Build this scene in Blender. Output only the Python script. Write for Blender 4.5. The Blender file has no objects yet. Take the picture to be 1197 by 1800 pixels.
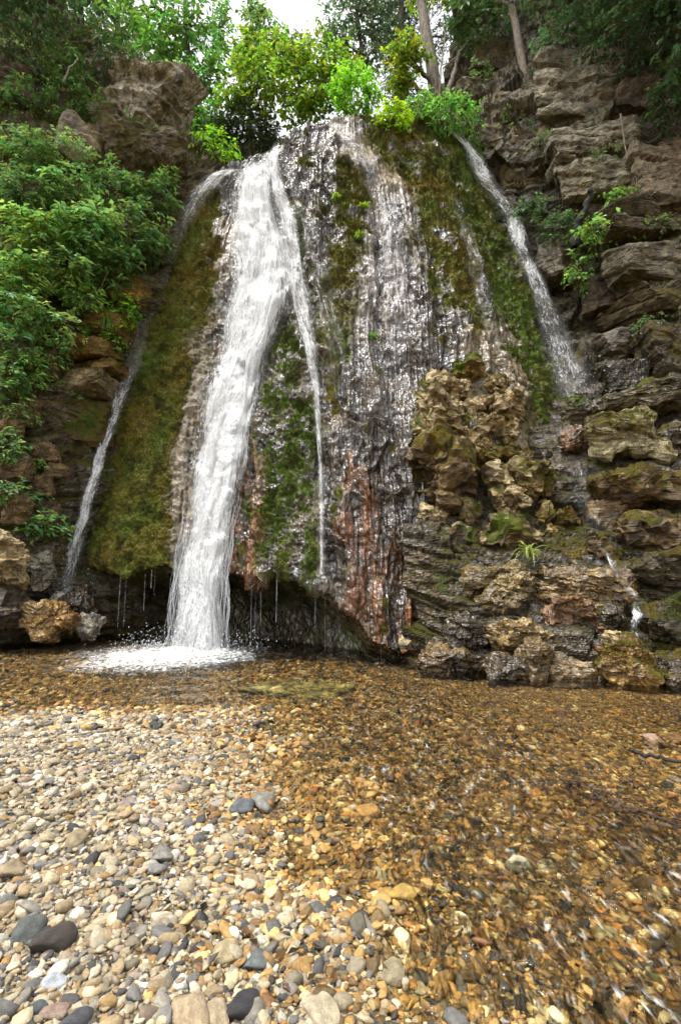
import bpy, math, random
import numpy as np
from mathutils import Vector

# ------------------------------------------------------------------ camera, sky, sun, exposure
SC = bpy.context.scene
COL = SC.collection
PITCH = math.radians(8.0)
CAM = np.array([0.0, 0.0, 1.0])
FPX, CX, CY = 900.0, 598.5, 900.0
cam_d = bpy.data.cameras.new("camera")
cam_d.sensor_fit = 'VERTICAL'; cam_d.sensor_height = 36.0; cam_d.lens = 18.0
cam_d.clip_start = 0.05; cam_d.clip_end = 500
cam = bpy.data.objects.new("camera", cam_d); COL.objects.link(cam)
cam.location = CAM; cam.rotation_euler = (math.pi/2 + PITCH, 0, 0)
SC.camera = cam

SUN_EL, SUN_AZ = math.radians(70), math.radians(242)      # azimuth clockwise from +Y: high, to the left and a little behind the camera
w = bpy.data.worlds.new("World"); SC.world = w; w.use_nodes = True
nt = w.node_tree; bg = nt.nodes["Background"]
sky = nt.nodes.new("ShaderNodeTexSky"); sky.sky_type = 'NISHITA'; sky.sun_disc = False
sky.sun_elevation = SUN_EL; sky.sun_rotation = SUN_AZ
sky.air_density = 1.0; sky.dust_density = 4.0; sky.ozone_density = 1.0
hs = nt.nodes.new("ShaderNodeHueSaturation"); hs.inputs['Saturation'].default_value = 0.10
nt.links.new(sky.outputs[0], hs.inputs['Color']); nt.links.new(hs.outputs[0], bg.inputs[0])
bg.inputs[1].default_value = 0.15
sun_d = bpy.data.lights.new("sun", 'SUN'); sun_d.energy = 1.2; sun_d.angle = math.radians(14); sun_d.color = (1, .96, .88)
sun = bpy.data.objects.new("sun", sun_d); COL.objects.link(sun)
sdir = Vector((math.sin(SUN_AZ)*math.cos(SUN_EL), math.cos(SUN_AZ)*math.cos(SUN_EL), math.sin(SUN_EL)))
sun.rotation_euler = sdir.to_track_quat('Z', 'Y').to_euler(); sun.location = (-3, -4, 20)
SC.view_settings.view_transform = 'Standard'; SC.view_settings.look = 'None'
SC.view_settings.gamma = 1.0; SC.view_settings.exposure = 1.45
SC.view_settings.use_curve_mapping = False
SC.cycles.max_bounces = 5; SC.cycles.transparent_max_bounces = 14
SC.cycles.use_adaptive_sampling = True; SC.cycles.adaptive_threshold = .04
SC.cycles.diffuse_bounces = 2; SC.cycles.glossy_bounces = 2; SC.cycles.transmission_bounces = 2
SC.cycles.caustics_reflective = False; SC.cycles.caustics_refractive = False

# ------------------------------------------------------------------ numbers
R = np.random.RandomState(7)
random.seed(7)
ST, CT = math.sin(PITCH), math.cos(PITCH)

def at(px, py, Y):
    """point at picture direction px,py and real distance Y in front of the camera (metres along +Y)"""
    px, py, Y = np.broadcast_arrays(np.asarray(px, float), np.asarray(py, float), np.asarray(Y, float))
    a = (px-CX)/FPX; b = (CY-py)/FPX
    d = np.stack([a, CT-ST*b, ST+CT*b], -1)
    return CAM + d*(Y/d[..., 1])[..., None]
def proj(P):
    q = P-CAM
    f = q[..., 1]*CT+q[..., 2]*ST; u = -q[..., 1]*ST+q[..., 2]*CT
    f = np.maximum(f, 1e-3)
    return CX+FPX*q[..., 0]/f, CY-FPX*u/f, f
def flat(px, py, z=0.0):
    """point on the level z under picture direction px,py"""
    a = (px-CX)/FPX; b = (CY-py)/FPX
    d = np.array([a, CT-ST*b, ST+CT*b]); t = (z-CAM[2])/d[2]
    return CAM+d*t

_perm = np.random.RandomState(3).permutation(256).astype(np.int32); _perm = np.concatenate([_perm, _perm, _perm])
_g = np.random.RandomState(4).normal(size=(256, 3)); _g /= np.linalg.norm(_g, axis=1)[:, None]; _g = _g.astype(np.float32)
def pn(P):
    P = np.asarray(P, np.float32); sh = P.shape[:-1]; P = P.reshape(-1, 3)
    fl = np.floor(P); f = P-fl; i = fl.astype(np.int32) & 255
    u = f*f*f*(f*(f*6-15)+10); out = 0
    for dx in (0, 1):
        wx = u[:, 0] if dx else 1-u[:, 0]
        A = _perm[i[:, 0]+dx]
        for dy in (0, 1):
            wy = u[:, 1] if dy else 1-u[:, 1]
            B = _perm[A+i[:, 1]+dy]
            for dz in (0, 1):
                wz = u[:, 2] if dz else 1-u[:, 2]
                g = _g[_perm[B+i[:, 2]+dz]]
                out = out+wx*wy*wz*((f[:, 0]-dx)*g[:, 0]+(f[:, 1]-dy)*g[:, 1]+(f[:, 2]-dz)*g[:, 2])
    return (out*1.5).reshape(sh)
def fbm(P, freq=1.0, octv=4, seed=0.0, gain=.5):
    P = np.asarray(P, float)*freq+seed*17.31+.37
    r = 0; a = 1.0; n = 0
    for k in range(octv):
        r = r+a*pn(P); n += a; a *= gain; P = P*2.03+5.1
    return r/n*1.6
def facet(P, freq, seed=0.0):
    """chipped stone: every cell is its own tilted flat"""
    P = np.asarray(P, float); sh = P.shape[:-1]
    Q = (P*np.asarray(freq)+seed*7.77).reshape(-1, 3); i0 = np.floor(Q).astype(np.int64)
    best = np.full(len(Q), 9e9); out = np.zeros(len(Q))
    for dx in (-1, 0, 1):
        for dy in (-1, 0, 1):
            for dz in (-1, 0, 1):
                c = i0+np.array([dx, dy, dz]); h = _perm[_perm[_perm[c[:, 0] & 255]+(c[:, 1] & 255)]+(c[:, 2] & 255)]
                g = _g[h]; p = c+.5+.42*_g[_perm[h+91]]; v = Q-p
                d = (v*v).sum(1); m = d < best
                best = np.where(m, d, best); out = np.where(m, (v*g).sum(1)+.55*_g[_perm[h+40]][:, 0], out)
    return out.reshape(sh)
def ss(a, b, x):
    t = np.clip((x-a)/(b-a), 0, 1); return t*t*(3-2*t)
def lerp(a, b, t):
    return a+(b-a)*t
def pl(pts, x):
    p = sorted(pts); return np.interp(x, [q[0] for q in p], [q[1] for q in p])
def mixc(c, col, m):
    return c*(1-m[..., None])+np.array(col)*m[..., None]
def stroke(px, py, pts, soft=.5):
    """1 inside a brush stroke through (x, y, halfwidth) points, falling off outside"""
    best = np.full(np.shape(px), 9.0)
    for (x0, y0, w0), (x1, y1, w1) in zip(pts[:-1], pts[1:]):
        dx, dy = x1-x0, y1-y0
        t = np.clip(((px-x0)*dx+(py-y0)*dy)/(dx*dx+dy*dy+1e-9), 0, 1)
        d = np.hypot(px-x0-t*dx, py-y0-t*dy)/(w0+(w1-w0)*t)
        best = np.minimum(best, d)
    return 1-ss(1-soft, 1+soft, best)

# ------------------------------------------------------------------ mesh helpers
def mesh(name, V, F, mat, attrs=None, smooth=True):
    V = np.ascontiguousarray(V, np.float32).reshape(-1, 3)
    me = bpy.data.meshes.new(name)
    if isinstance(F, np.ndarray):
        F = [F]
    nl = sum(f.size for f in F); npoly = sum(len(f) for f in F)
    me.vertices.add(len(V)); me.vertices.foreach_set('co', V.ravel())
    me.loops.add(nl); me.loops.foreach_set('vertex_index', np.concatenate([f.ravel() for f in F]).astype(np.int32))
    me.polygons.add(npoly)
    tot = np.concatenate([np.full(len(f), f.shape[1]) for f in F]); st = np.concatenate([[0], np.cumsum(tot)[:-1]])
    me.polygons.foreach_set('loop_start', st.astype(np.int32))
    try: me.polygons.foreach_set('loop_total', tot.astype(np.int32))
    except Exception: pass
    me.update(calc_edges=True); me.validate()
    me.polygons.foreach_set('use_smooth', np.full(len(me.polygons), smooth))
    for k, a in (attrs or {}).items():
        a = np.asarray(a, np.float32)
        if a.ndim == 1:
            at_ = me.attributes.new(k, 'FLOAT', 'POINT'); at_.data.foreach_set('value', a)
        else:
            if a.shape[1] == 3: a = np.concatenate([a, np.ones((len(a), 1), np.float32)], 1)
            at_ = me.attributes.new(k, 'FLOAT_COLOR', 'POINT'); at_.data.foreach_set('color', np.ascontiguousarray(a).ravel())
    if mat: me.materials.append(mat)
    me.update()
    return me
def link(name, me, parent=None, label=None, cat=None, group=None, kind=None, loc=None):
    o = bpy.data.objects.new(name, me); COL.objects.link(o)
    if parent is not None: o.parent = parent
    if label: o['label'] = label
    if cat: o['category'] = cat
    if group: o['group'] = group
    if kind: o['kind'] = kind
    if loc is not None: o.location = Vector(tuple(float(v) for v in loc))
    return o
def gridf(nu, nv):
    """quads of a grid whose vertex (i over nu, j over nv) has index i*nv+j"""
    i, j = np.meshgrid(np.arange(nu-1), np.arange(nv-1), indexing='ij')
    a = (i*nv+j).ravel()
    return np.stack([a, a+nv, a+nv+1, a+1], 1)
def gnormal(P):
    du = np.gradient(P, axis=0); dv = np.gradient(P, axis=1)
    n = np.cross(du, dv); n /= np.linalg.norm(n, axis=-1)[..., None]+1e-9
    return n

# ------------------------------------------------------------------ materials
def newmat(name):
    m = bpy.data.materials.new(name); m.use_nodes = True
    return m, m.node_tree, m.node_tree.nodes["Principled BSDF"]
def nd(t, kind, **kw):
    n = t.nodes.new(kind)
    for k, v in kw.items():
        if hasattr(n, k): setattr(n, k, v)
        else: n.inputs[k].default_value = v
    return n
def math_n(t, op, a, b=None):
    n = t.nodes.new('ShaderNodeMath'); n.operation = op
    for k, v in enumerate((a, b)):
        if v is None: continue
        if isinstance(v, (int, float)): n.inputs[k].default_value = v
        else: t.links.new(v, n.inputs[k])
    return n.outputs[0]
def ramp(t, src, a, b, lo=0.0, hi=1.0):
    n = t.nodes.new('ShaderNodeMapRange'); n.interpolation_type = 'SMOOTHSTEP'
    n.inputs[1].default_value = a; n.inputs[2].default_value = b; n.inputs[3].default_value = lo; n.inputs[4].default_value = hi
    t.links.new(src, n.inputs[0]); return n.outputs[0]
def mix_f(t, fac, a, b):
    n = t.nodes.new('ShaderNodeMix'); n.data_type = 'FLOAT'
    for s, v in ((n.inputs[0], fac), (n.inputs[2], a), (n.inputs[3], b)):
        if isinstance(v, (int, float)): s.default_value = v
        else: t.links.new(v, s)
    return n.outputs[0]
def mul_col(t, col, fac):
    n = t.nodes.new('ShaderNodeVectorMath'); n.operation = 'SCALE'
    t.links.new(col, n.inputs[0]); t.links.new(fac, n.inputs['Scale']); return n.outputs[0]

def rock_material(name, bead=18.0, beadh=.03, fine=55.0, fineh=.014, mossh=.05, midh=.03, crack=False):
    """stone, moss and wetness come from the point attributes col, moss, wet; nodes add grain and relief"""
    m, t, b = newmat(name)
    col = nd(t, 'ShaderNodeAttribute', attribute_name='col')
    moss = nd(t, 'ShaderNodeAttribute', attribute_name='moss').outputs['Fac']
    wet = nd(t, 'ShaderNodeAttribute', attribute_name='wet').outputs['Fac']
    tc = nd(t, 'ShaderNodeTexCoord').outputs['Object']
    n1 = nd(t, 'ShaderNodeTexNoise', Scale=fine, Detail=2.0, Roughness=.65); t.links.new(tc, n1.inputs['Vector'])
    n2 = nd(t, 'ShaderNodeTexNoise', Scale=9.0, Detail=3.0, Roughness=.65); t.links.new(tc, n2.inputs['Vector'])
    n3 = nd(t, 'ShaderNodeTexNoise', Scale=110.0, Detail=1.0, Roughness=.7); t.links.new(tc, n3.inputs['Vector'])
    vo = nd(t, 'ShaderNodeTexVoronoi', Scale=bead, feature='F1'); mpb = nd(t, 'ShaderNodeMapping'); mpb.inputs['Scale'].default_value = (1, 1, .55); t.links.new(tc, mpb.inputs[0]); t.links.new(mpb.outputs[0], vo.inputs['Vector'])
    g = math_n(t, 'MULTIPLY', ramp(t, n1.outputs[0], .3, .7, .55, 1.45), ramp(t, n2.outputs[0], .3, .7, .6, 1.4))
    if crack:
        mp = nd(t, 'ShaderNodeMapping'); mp.inputs['Scale'].default_value = (.55, .55, 1.9); mp.inputs['Rotation'].default_value = (.1, .22, 0)
        dist = nd(t, 'ShaderNodeVectorMath', operation='MULTIPLY_ADD'); t.links.new(n2.outputs['Color'], dist.inputs[0]); dist.inputs[1].default_value = (.25, .25, .25); t.links.new(tc, dist.inputs[2])
        t.links.new(dist.outputs[0], mp.inputs[0])
        ve = nd(t, 'ShaderNodeTexVoronoi', Scale=3.4, feature='DISTANCE_TO_EDGE'); t.links.new(mp.outputs[0], ve.inputs['Vector'])
        cr = ramp(t, ve.outputs['Distance'], .0, .05)
        mp2 = nd(t, 'ShaderNodeMapping'); mp2.inputs['Scale'].default_value = (1, 1, 7); mp2.inputs['Rotation'].default_value = (.1, .25, 0); t.links.new(tc, mp2.inputs[0])
        ns = nd(t, 'ShaderNodeTexNoise', Scale=3.5, Detail=3.0, Roughness=.65); t.links.new(mp2.outputs[0], ns.inputs['Vector'])
        g = math_n(t, 'MULTIPLY', g, ramp(t, ns.outputs[0], .35, .65, .78, 1.2))
        g = math_n(t, 'MULTIPLY', g, mix_f(t, cr, .45, 1.0))
    gm = ramp(t, n3.outputs[0], .32, .68, .45, 1.6)
    g = mix_f(t, moss, g, gm)
    t.links.new(mul_col(t, col.outputs['Color'], g), b.inputs['Base Color'])
    hb = math_n(t, 'MULTIPLY', vo.outputs['Distance'], -beadh)
    hb = math_n(t, 'MULTIPLY', math_n(t, 'MULTIPLY', hb, wet), ramp(t, n2.outputs[0], .3, .65, .25, 1.3))
    hn = math_n(t, 'MULTIPLY', math_n(t, 'MULTIPLY', n1.outputs[0], fineh), mix_f(t, wet, 1.0, .3))
    h2 = math_n(t, 'MULTIPLY', n2.outputs[0], midh)
    hm = math_n(t, 'MULTIPLY', math_n(t, 'MULTIPLY', n3.outputs[0], moss), mossh)
    h = math_n(t, 'ADD', math_n(t, 'ADD', hb, hn), math_n(t, 'ADD', h2, hm))
    if crack:
        h = math_n(t, 'ADD', h, math_n(t, 'MULTIPLY', ns.outputs[0], .042))
    bm = nd(t, 'ShaderNodeBump', Strength=1.0, Distance=1.0); t.links.new(h, bm.inputs['Height'])
    t.links.new(bm.outputs[0], b.inputs['Normal'])
    rw = mix_f(t, wet, .82, .19)
    t.links.new(mix_f(t, moss, rw, .9), b.inputs['Roughness'])
    t.links.new(mix_f(t, moss, mix_f(t, wet, .35, .75), .12), b.inputs['Specular IOR Level'])
    return m
M_TUFA = rock_material("wet_tufa", bead=15.0, beadh=.030, fineh=.008, midh=.02)
M_ROCK = rock_material("rock", bead=26.0, beadh=.014, fineh=.022, midh=.045, crack=True)

def leaf_material():
    m, t, b = newmat("leaf")
    col = nd(t, 'ShaderNodeAttribute', attribute_name='col').outputs['Color']
    t.links.new(col, b.inputs['Base Color']); b.inputs['Roughness'].default_value = .42
    b.inputs['Specular IOR Level'].default_value = .45
    tr = nd(t, 'ShaderNodeBsdfTranslucent')
    hsv = nd(t, 'ShaderNodeHueSaturation', Hue=.497, Saturation=1.05, Value=1.5); t.links.new(col, hsv.inputs['Color']); t.links.new(hsv.outputs[0], tr.inputs[0])
    mx = nd(t, 'ShaderNodeMixShader'); mx.inputs[0].default_value = .42
    t.links.new(b.outputs[0], mx.inputs[1]); t.links.new(tr.outputs[0], mx.inputs[2])
    t.links.new(mx.outputs[0], t.nodes['Material Output'].inputs[0])
    return m
M_LEAF = leaf_material()

def bark_material():
    m, t, b = newmat("bark")
    tc = nd(t, 'ShaderNodeTexCoord').outputs['Object']
    mp = nd(t, 'ShaderNodeMapping'); mp.inputs['Scale'].default_value = (1, 1, .22); t.links.new(tc, mp.inputs[0])
    n = nd(t, 'ShaderNodeTexNoise', Scale=26.0, Detail=7.0, Roughness=.65); t.links.new(mp.outputs[0], n.inputs['Vector'])
    at_ = nd(t, 'ShaderNodeAttribute', attribute_name='col').outputs['Color']
    t.links.new(mul_col(t, at_, ramp(t, n.outputs[0], .3, .7, .4, 1.5)), b.inputs['Base Color'])
    bm = nd(t, 'ShaderNodeBump', Strength=.9, Distance=.03); t.links.new(n.outputs[0], bm.inputs['Height']); t.links.new(bm.outputs[0], b.inputs['Normal'])
    b.inputs['Roughness'].default_value = .85
    return m
M_BARK = bark_material()

def ground_material():
    m, t, b = newmat("gravel_ground")
    tc = nd(t, 'ShaderNodeTexCoord').outputs['Object']
    col = nd(t, 'ShaderNodeAttribute', attribute_name='col').outputs['Color']
    v = nd(t, 'ShaderNodeTexVoronoi', Scale=85.0); t.links.new(tc, v.inputs['Vector'])
    hsv = nd(t, 'ShaderNodeSeparateColor'); t.links.new(v.outputs['Color'], hsv.inputs[0])
    t.links.new(mul_col(t, col, ramp(t, hsv.outputs[0], 0, 1, .35, 1.6)), b.inputs['Base Color'])
    bm = nd(t, 'ShaderNodeBump', Strength=1.0, Distance=.012); bm.invert = True
    t.links.new(v.outputs['Distance'], bm.inputs['Height']); t.links.new(bm.outputs[0], b.inputs['Normal'])
    b.inputs['Roughness'].default_value = .75
    return m
M_GROUND = ground_material()

def pebble_material(name, atype):
    m, t, b = newmat(name)
    a = t.nodes.new('ShaderNodeAttribute'); a.attribute_name = 'pcol'; a.attribute_type = atype
    tc = nd(t, 'ShaderNodeTexCoord').outputs['Object']
    n = nd(t, 'ShaderNodeTexNoise', Scale=2.2, Detail=6.0, Roughness=.62); t.links.new(tc, n.inputs['Vector'])
    n2 = nd(t, 'ShaderNodeTexNoise', Scale=14.0, Detail=4.0, Roughness=.7); t.links.new(tc, n2.inputs['Vector'])
    g = math_n(t, 'MULTIPLY', ramp(t, n.outputs[0], .3, .7, .7, 1.25), ramp(t, n2.outputs[0], .3, .7, .8, 1.2))
    t.links.new(mul_col(t, a.outputs['Color'], g), b.inputs['Base Color'])
    bm = nd(t, 'ShaderNodeBump', Strength=.35, Distance=.1); t.links.new(n2.outputs[0], bm.inputs['Height']); t.links.new(bm.outputs[0], b.inputs['Normal'])
    t.links.new(mix_f(t, a.outputs['Alpha'], .78, .3), b.inputs['Roughness'])
    return m
M_PEB_I = pebble_material("gravel_stone", 'INSTANCER')
M_PEB = pebble_material("pebble_stone", 'OBJECT')

def water_material():
    m, t, b = newmat("clear_stream_water")
    t.nodes.remove(b)
    tc = nd(t, 'ShaderNodeTexCoord').outputs['Object']
    mp = nd(t, 'ShaderNodeMapping'); mp.inputs['Rotation'].default_value = (0, 0, math.radians(-32)); mp.inputs['Scale'].default_value = (1, .38, 1)
    t.links.new(tc, mp.inputs[0])
    n = nd(t, 'ShaderNodeTexNoise', Scale=13.0, Detail=2.5, Roughness=.5, Distortion=1.2); t.links.new(mp.outputs[0], n.inputs['Vector'])
    n2 = nd(t, 'ShaderNodeTexNoise', Scale=5.0, Detail=2.0); t.links.new(tc, n2.inputs['Vector'])
    rip = nd(t, 'ShaderNodeAttribute', attribute_name='ripple').outputs['Fac']
    foam = nd(t, 'ShaderNodeAttribute', attribute_name='foam').outputs['Fac']
    h = math_n(t, 'ADD', math_n(t, 'MULTIPLY', math_n(t, 'MULTIPLY', n.outputs[0], rip), .16), math_n(t, 'MULTIPLY', n2.outputs[0], .02))
    bm = nd(t, 'ShaderNodeBump', Strength=1.0, Distance=1.0); t.links.new(h, bm.inputs['Height'])
    fr = nd(t, 'ShaderNodeFresnel', IOR=1.33); t.links.new(bm.outputs[0], fr.inputs['Normal'])
    gl = nd(t, 'ShaderNodeBsdfGlossy', Roughness=.04); t.links.new(bm.outputs[0], gl.inputs['Normal'])
    tr = nd(t, 'ShaderNodeBsdfTransparent'); tr.inputs[0].default_value = (.98, .945, .82, 1)
    mx = nd(t, 'ShaderNodeMixShader'); t.links.new(fr.outputs[0], mx.inputs[0]); t.links.new(tr.outputs[0], mx.inputs[1]); t.links.new(gl.outputs[0], mx.inputs[2])
    nf = nd(t, 'ShaderNodeTexNoise', Scale=17.0, Detail=5.0, Roughness=.72, Distortion=.8); t.links.new(tc, nf.inputs['Vector'])
    fm = ramp(t, math_n(t, 'ADD', nf.outputs[0], math_n(t, 'SUBTRACT', foam, .5)), .5, .82)
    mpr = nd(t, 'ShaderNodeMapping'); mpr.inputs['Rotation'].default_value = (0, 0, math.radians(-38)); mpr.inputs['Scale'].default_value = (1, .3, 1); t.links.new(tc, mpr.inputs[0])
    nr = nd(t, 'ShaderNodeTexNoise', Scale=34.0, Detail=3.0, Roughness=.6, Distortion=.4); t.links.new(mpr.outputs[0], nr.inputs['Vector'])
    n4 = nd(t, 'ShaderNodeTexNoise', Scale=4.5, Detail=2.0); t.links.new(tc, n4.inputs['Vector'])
    glint_zone = math_n(t, 'MULTIPLY', ramp(t, rip, .5, 1.3), ramp(t, n4.outputs[0], .42, .6))
    fm = math_n(t, 'MAXIMUM', fm, math_n(t, 'MULTIPLY', math_n(t, 'MULTIPLY', ramp(t, nr.outputs[0], .56, .76), glint_zone), .6))  # adds painted white streaks that stand in for sky glints on the ripples
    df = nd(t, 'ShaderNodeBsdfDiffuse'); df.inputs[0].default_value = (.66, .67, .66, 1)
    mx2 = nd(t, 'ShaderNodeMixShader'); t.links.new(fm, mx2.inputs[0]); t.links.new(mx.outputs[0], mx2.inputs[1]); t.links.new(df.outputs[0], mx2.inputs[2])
    t.links.new(mx2.outputs[0], t.nodes['Material Output'].inputs[0])
    return m
M_WATER = water_material()

def fall_material():
    """falling water: white broken water where dense, clear where thin; flow = (across m, along m, seed), dens = how much water"""
    m, t, b = newmat("falling_water")
    t.nodes.remove(b)
    fl = nd(t, 'ShaderNodeAttribute', attribute_name='flow').outputs['Vector']
    dens = nd(t, 'ShaderNodeAttribute', attribute_name='dens').outputs['Fac']
    def noi(sx, sy, sc, det):
        mp = nd(t, 'ShaderNodeMapping'); mp.inputs['Scale'].default_value = (sx, sy, 7.0); t.links.new(fl, mp.inputs[0])
        n = nd(t, 'ShaderNodeTexNoise', Scale=sc, Detail=det, Roughness=.62, Distortion=.35); t.links.new(mp.outputs[0], n.inputs['Vector']); return n.outputs[0]
    a = noi(1, .13, 16.0, 4.0); c = noi(1, .33, 42.0, 3.0)
    s = math_n(t, 'ADD', math_n(t, 'MULTIPLY', a, .55), math_n(t, 'MULTIPLY', c, .45))
    al = ramp(t, math_n(t, 'ADD', s, math_n(t, 'MULTIPLY', math_n(t, 'SUBTRACT', dens, .5), .4)), .45, .64)
    veil = nd(t, 'ShaderNodeAttribute', attribute_name='veil').outputs['Fac']
    vv = math_n(t, 'MULTIPLY', veil, ramp(t, a, .35, .65, .35, 1.2))
    al = math_n(t, 'ADD', al, math_n(t, 'MULTIPLY', vv, math_n(t, 'SUBTRACT', 1.0, al)))
    df = nd(t, 'ShaderNodeBsdfDiffuse'); df.inputs[0].default_value = (.93, .94, .95, 1)
    tl = nd(t, 'ShaderNodeBsdfTranslucent'); tl.inputs[0].default_value = (.88, .9, .92, 1)
    gl = nd(t, 'ShaderNodeBsdfGlossy', Roughness=.25)
    bm = nd(t, 'ShaderNodeBump', Strength=1.0, Distance=.10); t.links.new(s, bm.inputs['Height'])
    t.links.new(bm.outputs[0], df.inputs['Normal']); t.links.new(bm.outputs[0], gl.inputs['Normal'])
    m1 = nd(t, 'ShaderNodeMixShader'); m1.inputs[0].default_value = .45; t.links.new(df.outputs[0], m1.inputs[1]); t.links.new(tl.outputs[0], m1.inputs[2])
    m2 = nd(t, 'ShaderNodeMixShader'); m2.inputs[0].default_value = .1; t.links.new(m1.outputs[0], m2.inputs[1]); t.links.new(gl.outputs[0], m2.inputs[2])
    tr = nd(t, 'ShaderNodeBsdfTransparent')
    m3 = nd(t, 'ShaderNodeMixShader'); t.links.new(al, m3.inputs[0]); t.links.new(tr.outputs[0], m3.inputs[1]); t.links.new(m2.outputs[0], m3.inputs[2])
    t.links.new(m3.outputs[0], t.nodes['Material Output'].inputs[0])
    return m
M_FALL = fall_material()
def strand_material():
    m, t, b = newmat("water_strand")
    b.inputs['Base Color'].default_value = (.85, .88, .9, 1); b.inputs['Roughness'].default_value = .2
    tr = nd(t, 'ShaderNodeBsdfTransparent'); mx = nd(t, 'ShaderNodeMixShader'); mx.inputs[0].default_value = .42
    t.links.new(tr.outputs[0], mx.inputs[1]); t.links.new(b.outputs[0], mx.inputs[2]); t.links.new(mx.outputs[0], t.nodes['Material Output'].inputs[0])
    return m
M_STRAND = strand_material()

# ------------------------------------------------------------------ ground: gravel bank and stream bed
WL = [(-700, 1262), (-200, 1255), (150, 1252), (330, 1256), (440, 1268), (480, 1335), (515, 1430), (560, 1560), (640, 1690), (800, 1800)]
BANK = np.array([flat(*p)[:2] for p in WL]+[[1.4, -3.0], [-40, -3.0], [-40, 4.0]])
def sdpoly(P, poly):
    d = np.full(len(P), 1e9); ins = np.zeros(len(P), bool)
    for a, b in zip(poly, np.roll(poly, -1, 0)):
        e = b-a; q = P-a; t = np.clip((q@e)/(e@e), 0, 1)
        d = np.minimum(d, np.hypot(*(q-t[:, None]*e).T))
        c = ((a[1] > P[:, 1]) != (b[1] > P[:, 1]))
        with np.errstate(divide='ignore', invalid='ignore'):
            xx = (b[0]-a[0])*(P[:, 1]-a[1])/(b[1]-a[1])+a[0]
        ins ^= c & (P[:, 0] < xx)
    return np.where(ins, d, -d)
FALL_BASE = flat(318, 1142)
def gz(x, y):
    x, y = np.broadcast_arrays(np.asarray(x, float), np.asarray(y, float)); sh = x.shape
    P = np.stack([x.ravel(), y.ravel()], 1)
    P3 = np.concatenate([P, np.zeros((len(P), 1))], 1)
    d = sdpoly(P, BANK)+.28*fbm(P3, 1.1, 4, 2)
    z = np.where(d > 0, .018+.13*ss(0, 1.6, d), -.012-.05*ss(0, .9, -d))
    r = np.hypot((P[:, 0]-FALL_BASE[0])/1.6, (P[:, 1]-FALL_BASE[1])/1.2)
    z = z-np.where(d < 0, .16*np.exp(-r*r)+.06*ss(4.6, 7.0, P[:, 1]), 0)
    z = z+.022*fbm(P3, 2.2, 3, 5)+.008*fbm(P3, 7, 2, 6)
    return z.reshape(sh), d.reshape(sh)
xs = np.concatenate([[-120, -60, -30, -18], np.arange(-12, 12.01, .08), [18, 30, 60, 120]])
ys = np.concatenate([[-120, -60, -25, -10], np.arange(-4, 12.01, .08), [14, 18, 30]])
GX, GY = np.meshgrid(xs, ys, indexing='ij')
GZ, GD = gz(GX, GY)
gp = np.stack([GX, GY, GZ], -1)
dry = ss(-.05, .25, GD)
gcol = np.array([.16, .10, .036])*(1-dry[..., None])+np.array([.2, .155, .09])*dry[..., None]
gcol *= (1+.5*fbm(gp, 1.7, 4, 9))[..., None]
me = mesh("ground", gp, gridf(len(xs), len(ys)), M_GROUND, dict(col=gcol.reshape(-1, 3)))
ground = link("ground", me, kind='structure', label="gravel bank and amber stream bed in front of the falls")

wx = np.arange(-13, 10.01, .065); wy = np.arange(.2, 12.5, .065)
WX, WY = np.meshgrid(wx, wy, indexing='ij')
wp = np.stack([WX, WY, .006*fbm(np.stack([WX, WY, 0*WX], -1), 2.5, 2, 3)], -1)
wpx, wpy, _ = proj(wp)
rr = np.hypot((WX-FALL_BASE[0])/1.25, (WY-FALL_BASE[1]+.35)/.85)
wp[..., 2] += .07*np.exp(-(rr*.9)**2)*(.3+np.abs(fbm(wp, 4.5, 3, 8)))+.018*np.exp(-(rr*.42)**2)*np.sin(rr*13+2*fbm(wp, 1.5, 2, 9))
rr = np.hypot((WX-FALL_BASE[0])/1.15, (WY-FALL_BASE[1]+.75)/1.15)*(1+.35*fbm(wp, 1.6, 3, 12))
foam = (.32+.41*np.exp(-(rr*.78)**2))*(1-ss(1.1, 2.3, rr))
foam = np.maximum(foam, .3*stroke(wpx, wpy, [(160, 1176, 8), (230, 1170, 16), (330, 1160, 26), (390, 1165, 12)], .95))
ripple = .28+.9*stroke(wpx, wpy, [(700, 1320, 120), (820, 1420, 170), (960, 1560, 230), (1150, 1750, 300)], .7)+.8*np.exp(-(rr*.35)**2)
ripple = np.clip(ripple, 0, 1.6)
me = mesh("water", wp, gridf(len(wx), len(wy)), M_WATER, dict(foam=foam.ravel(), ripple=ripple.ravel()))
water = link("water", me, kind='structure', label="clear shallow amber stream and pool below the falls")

# ------------------------------------------------------------------ the tufa mound
LE = [(985, 122), (850, 152), (700, 192), (570, 234), (440, 282), (340, 342), (298, 390)]
RE = [(1130, 1055), (900, 1026), (770, 998), (620, 962), (430, 912), (330, 871), (260, 821), (217, 790)]
LIP = [(150, 985), (200, 998), (250, 1003), (330, 998), (400, 1000), (480, 1012), (560, 1025), (600, 1062), (650, 1112), (700, 1152), (750, 1165), (850, 1160), (1040, 1130)]
CREST = [(398, 298), (430, 287), (470, 284), (484, 268), (505, 240), (540, 222), (600, 207), (650, 205), (700, 209), (760, 207), (788, 217)]
YLIP = [(150, 8.75), (345, 8.3), (560, 7.55), (700, 7.0), (850, 6.7), (1040, 6.9)]
YCR = [(398, 10.8), (470, 11.0), (500, 10.5), (600, 10.2), (788, 10.3)]
NU, NB, NF, NT = 620, 50, 560, 30
sA = np.concatenate([np.linspace(-1.3, -1, 26)[:-1], np.linspace(-1, 1, NU-50), np.linspace(1, 1.3, 26)[1:]])
vB = np.linspace(-1, 0, NB)[:-1]; vF = np.linspace(0, 1, NF); vT = np.linspace(1, 1.3, NT)[1:]
vA = np.concatenate([vB, vF, vT])
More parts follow.
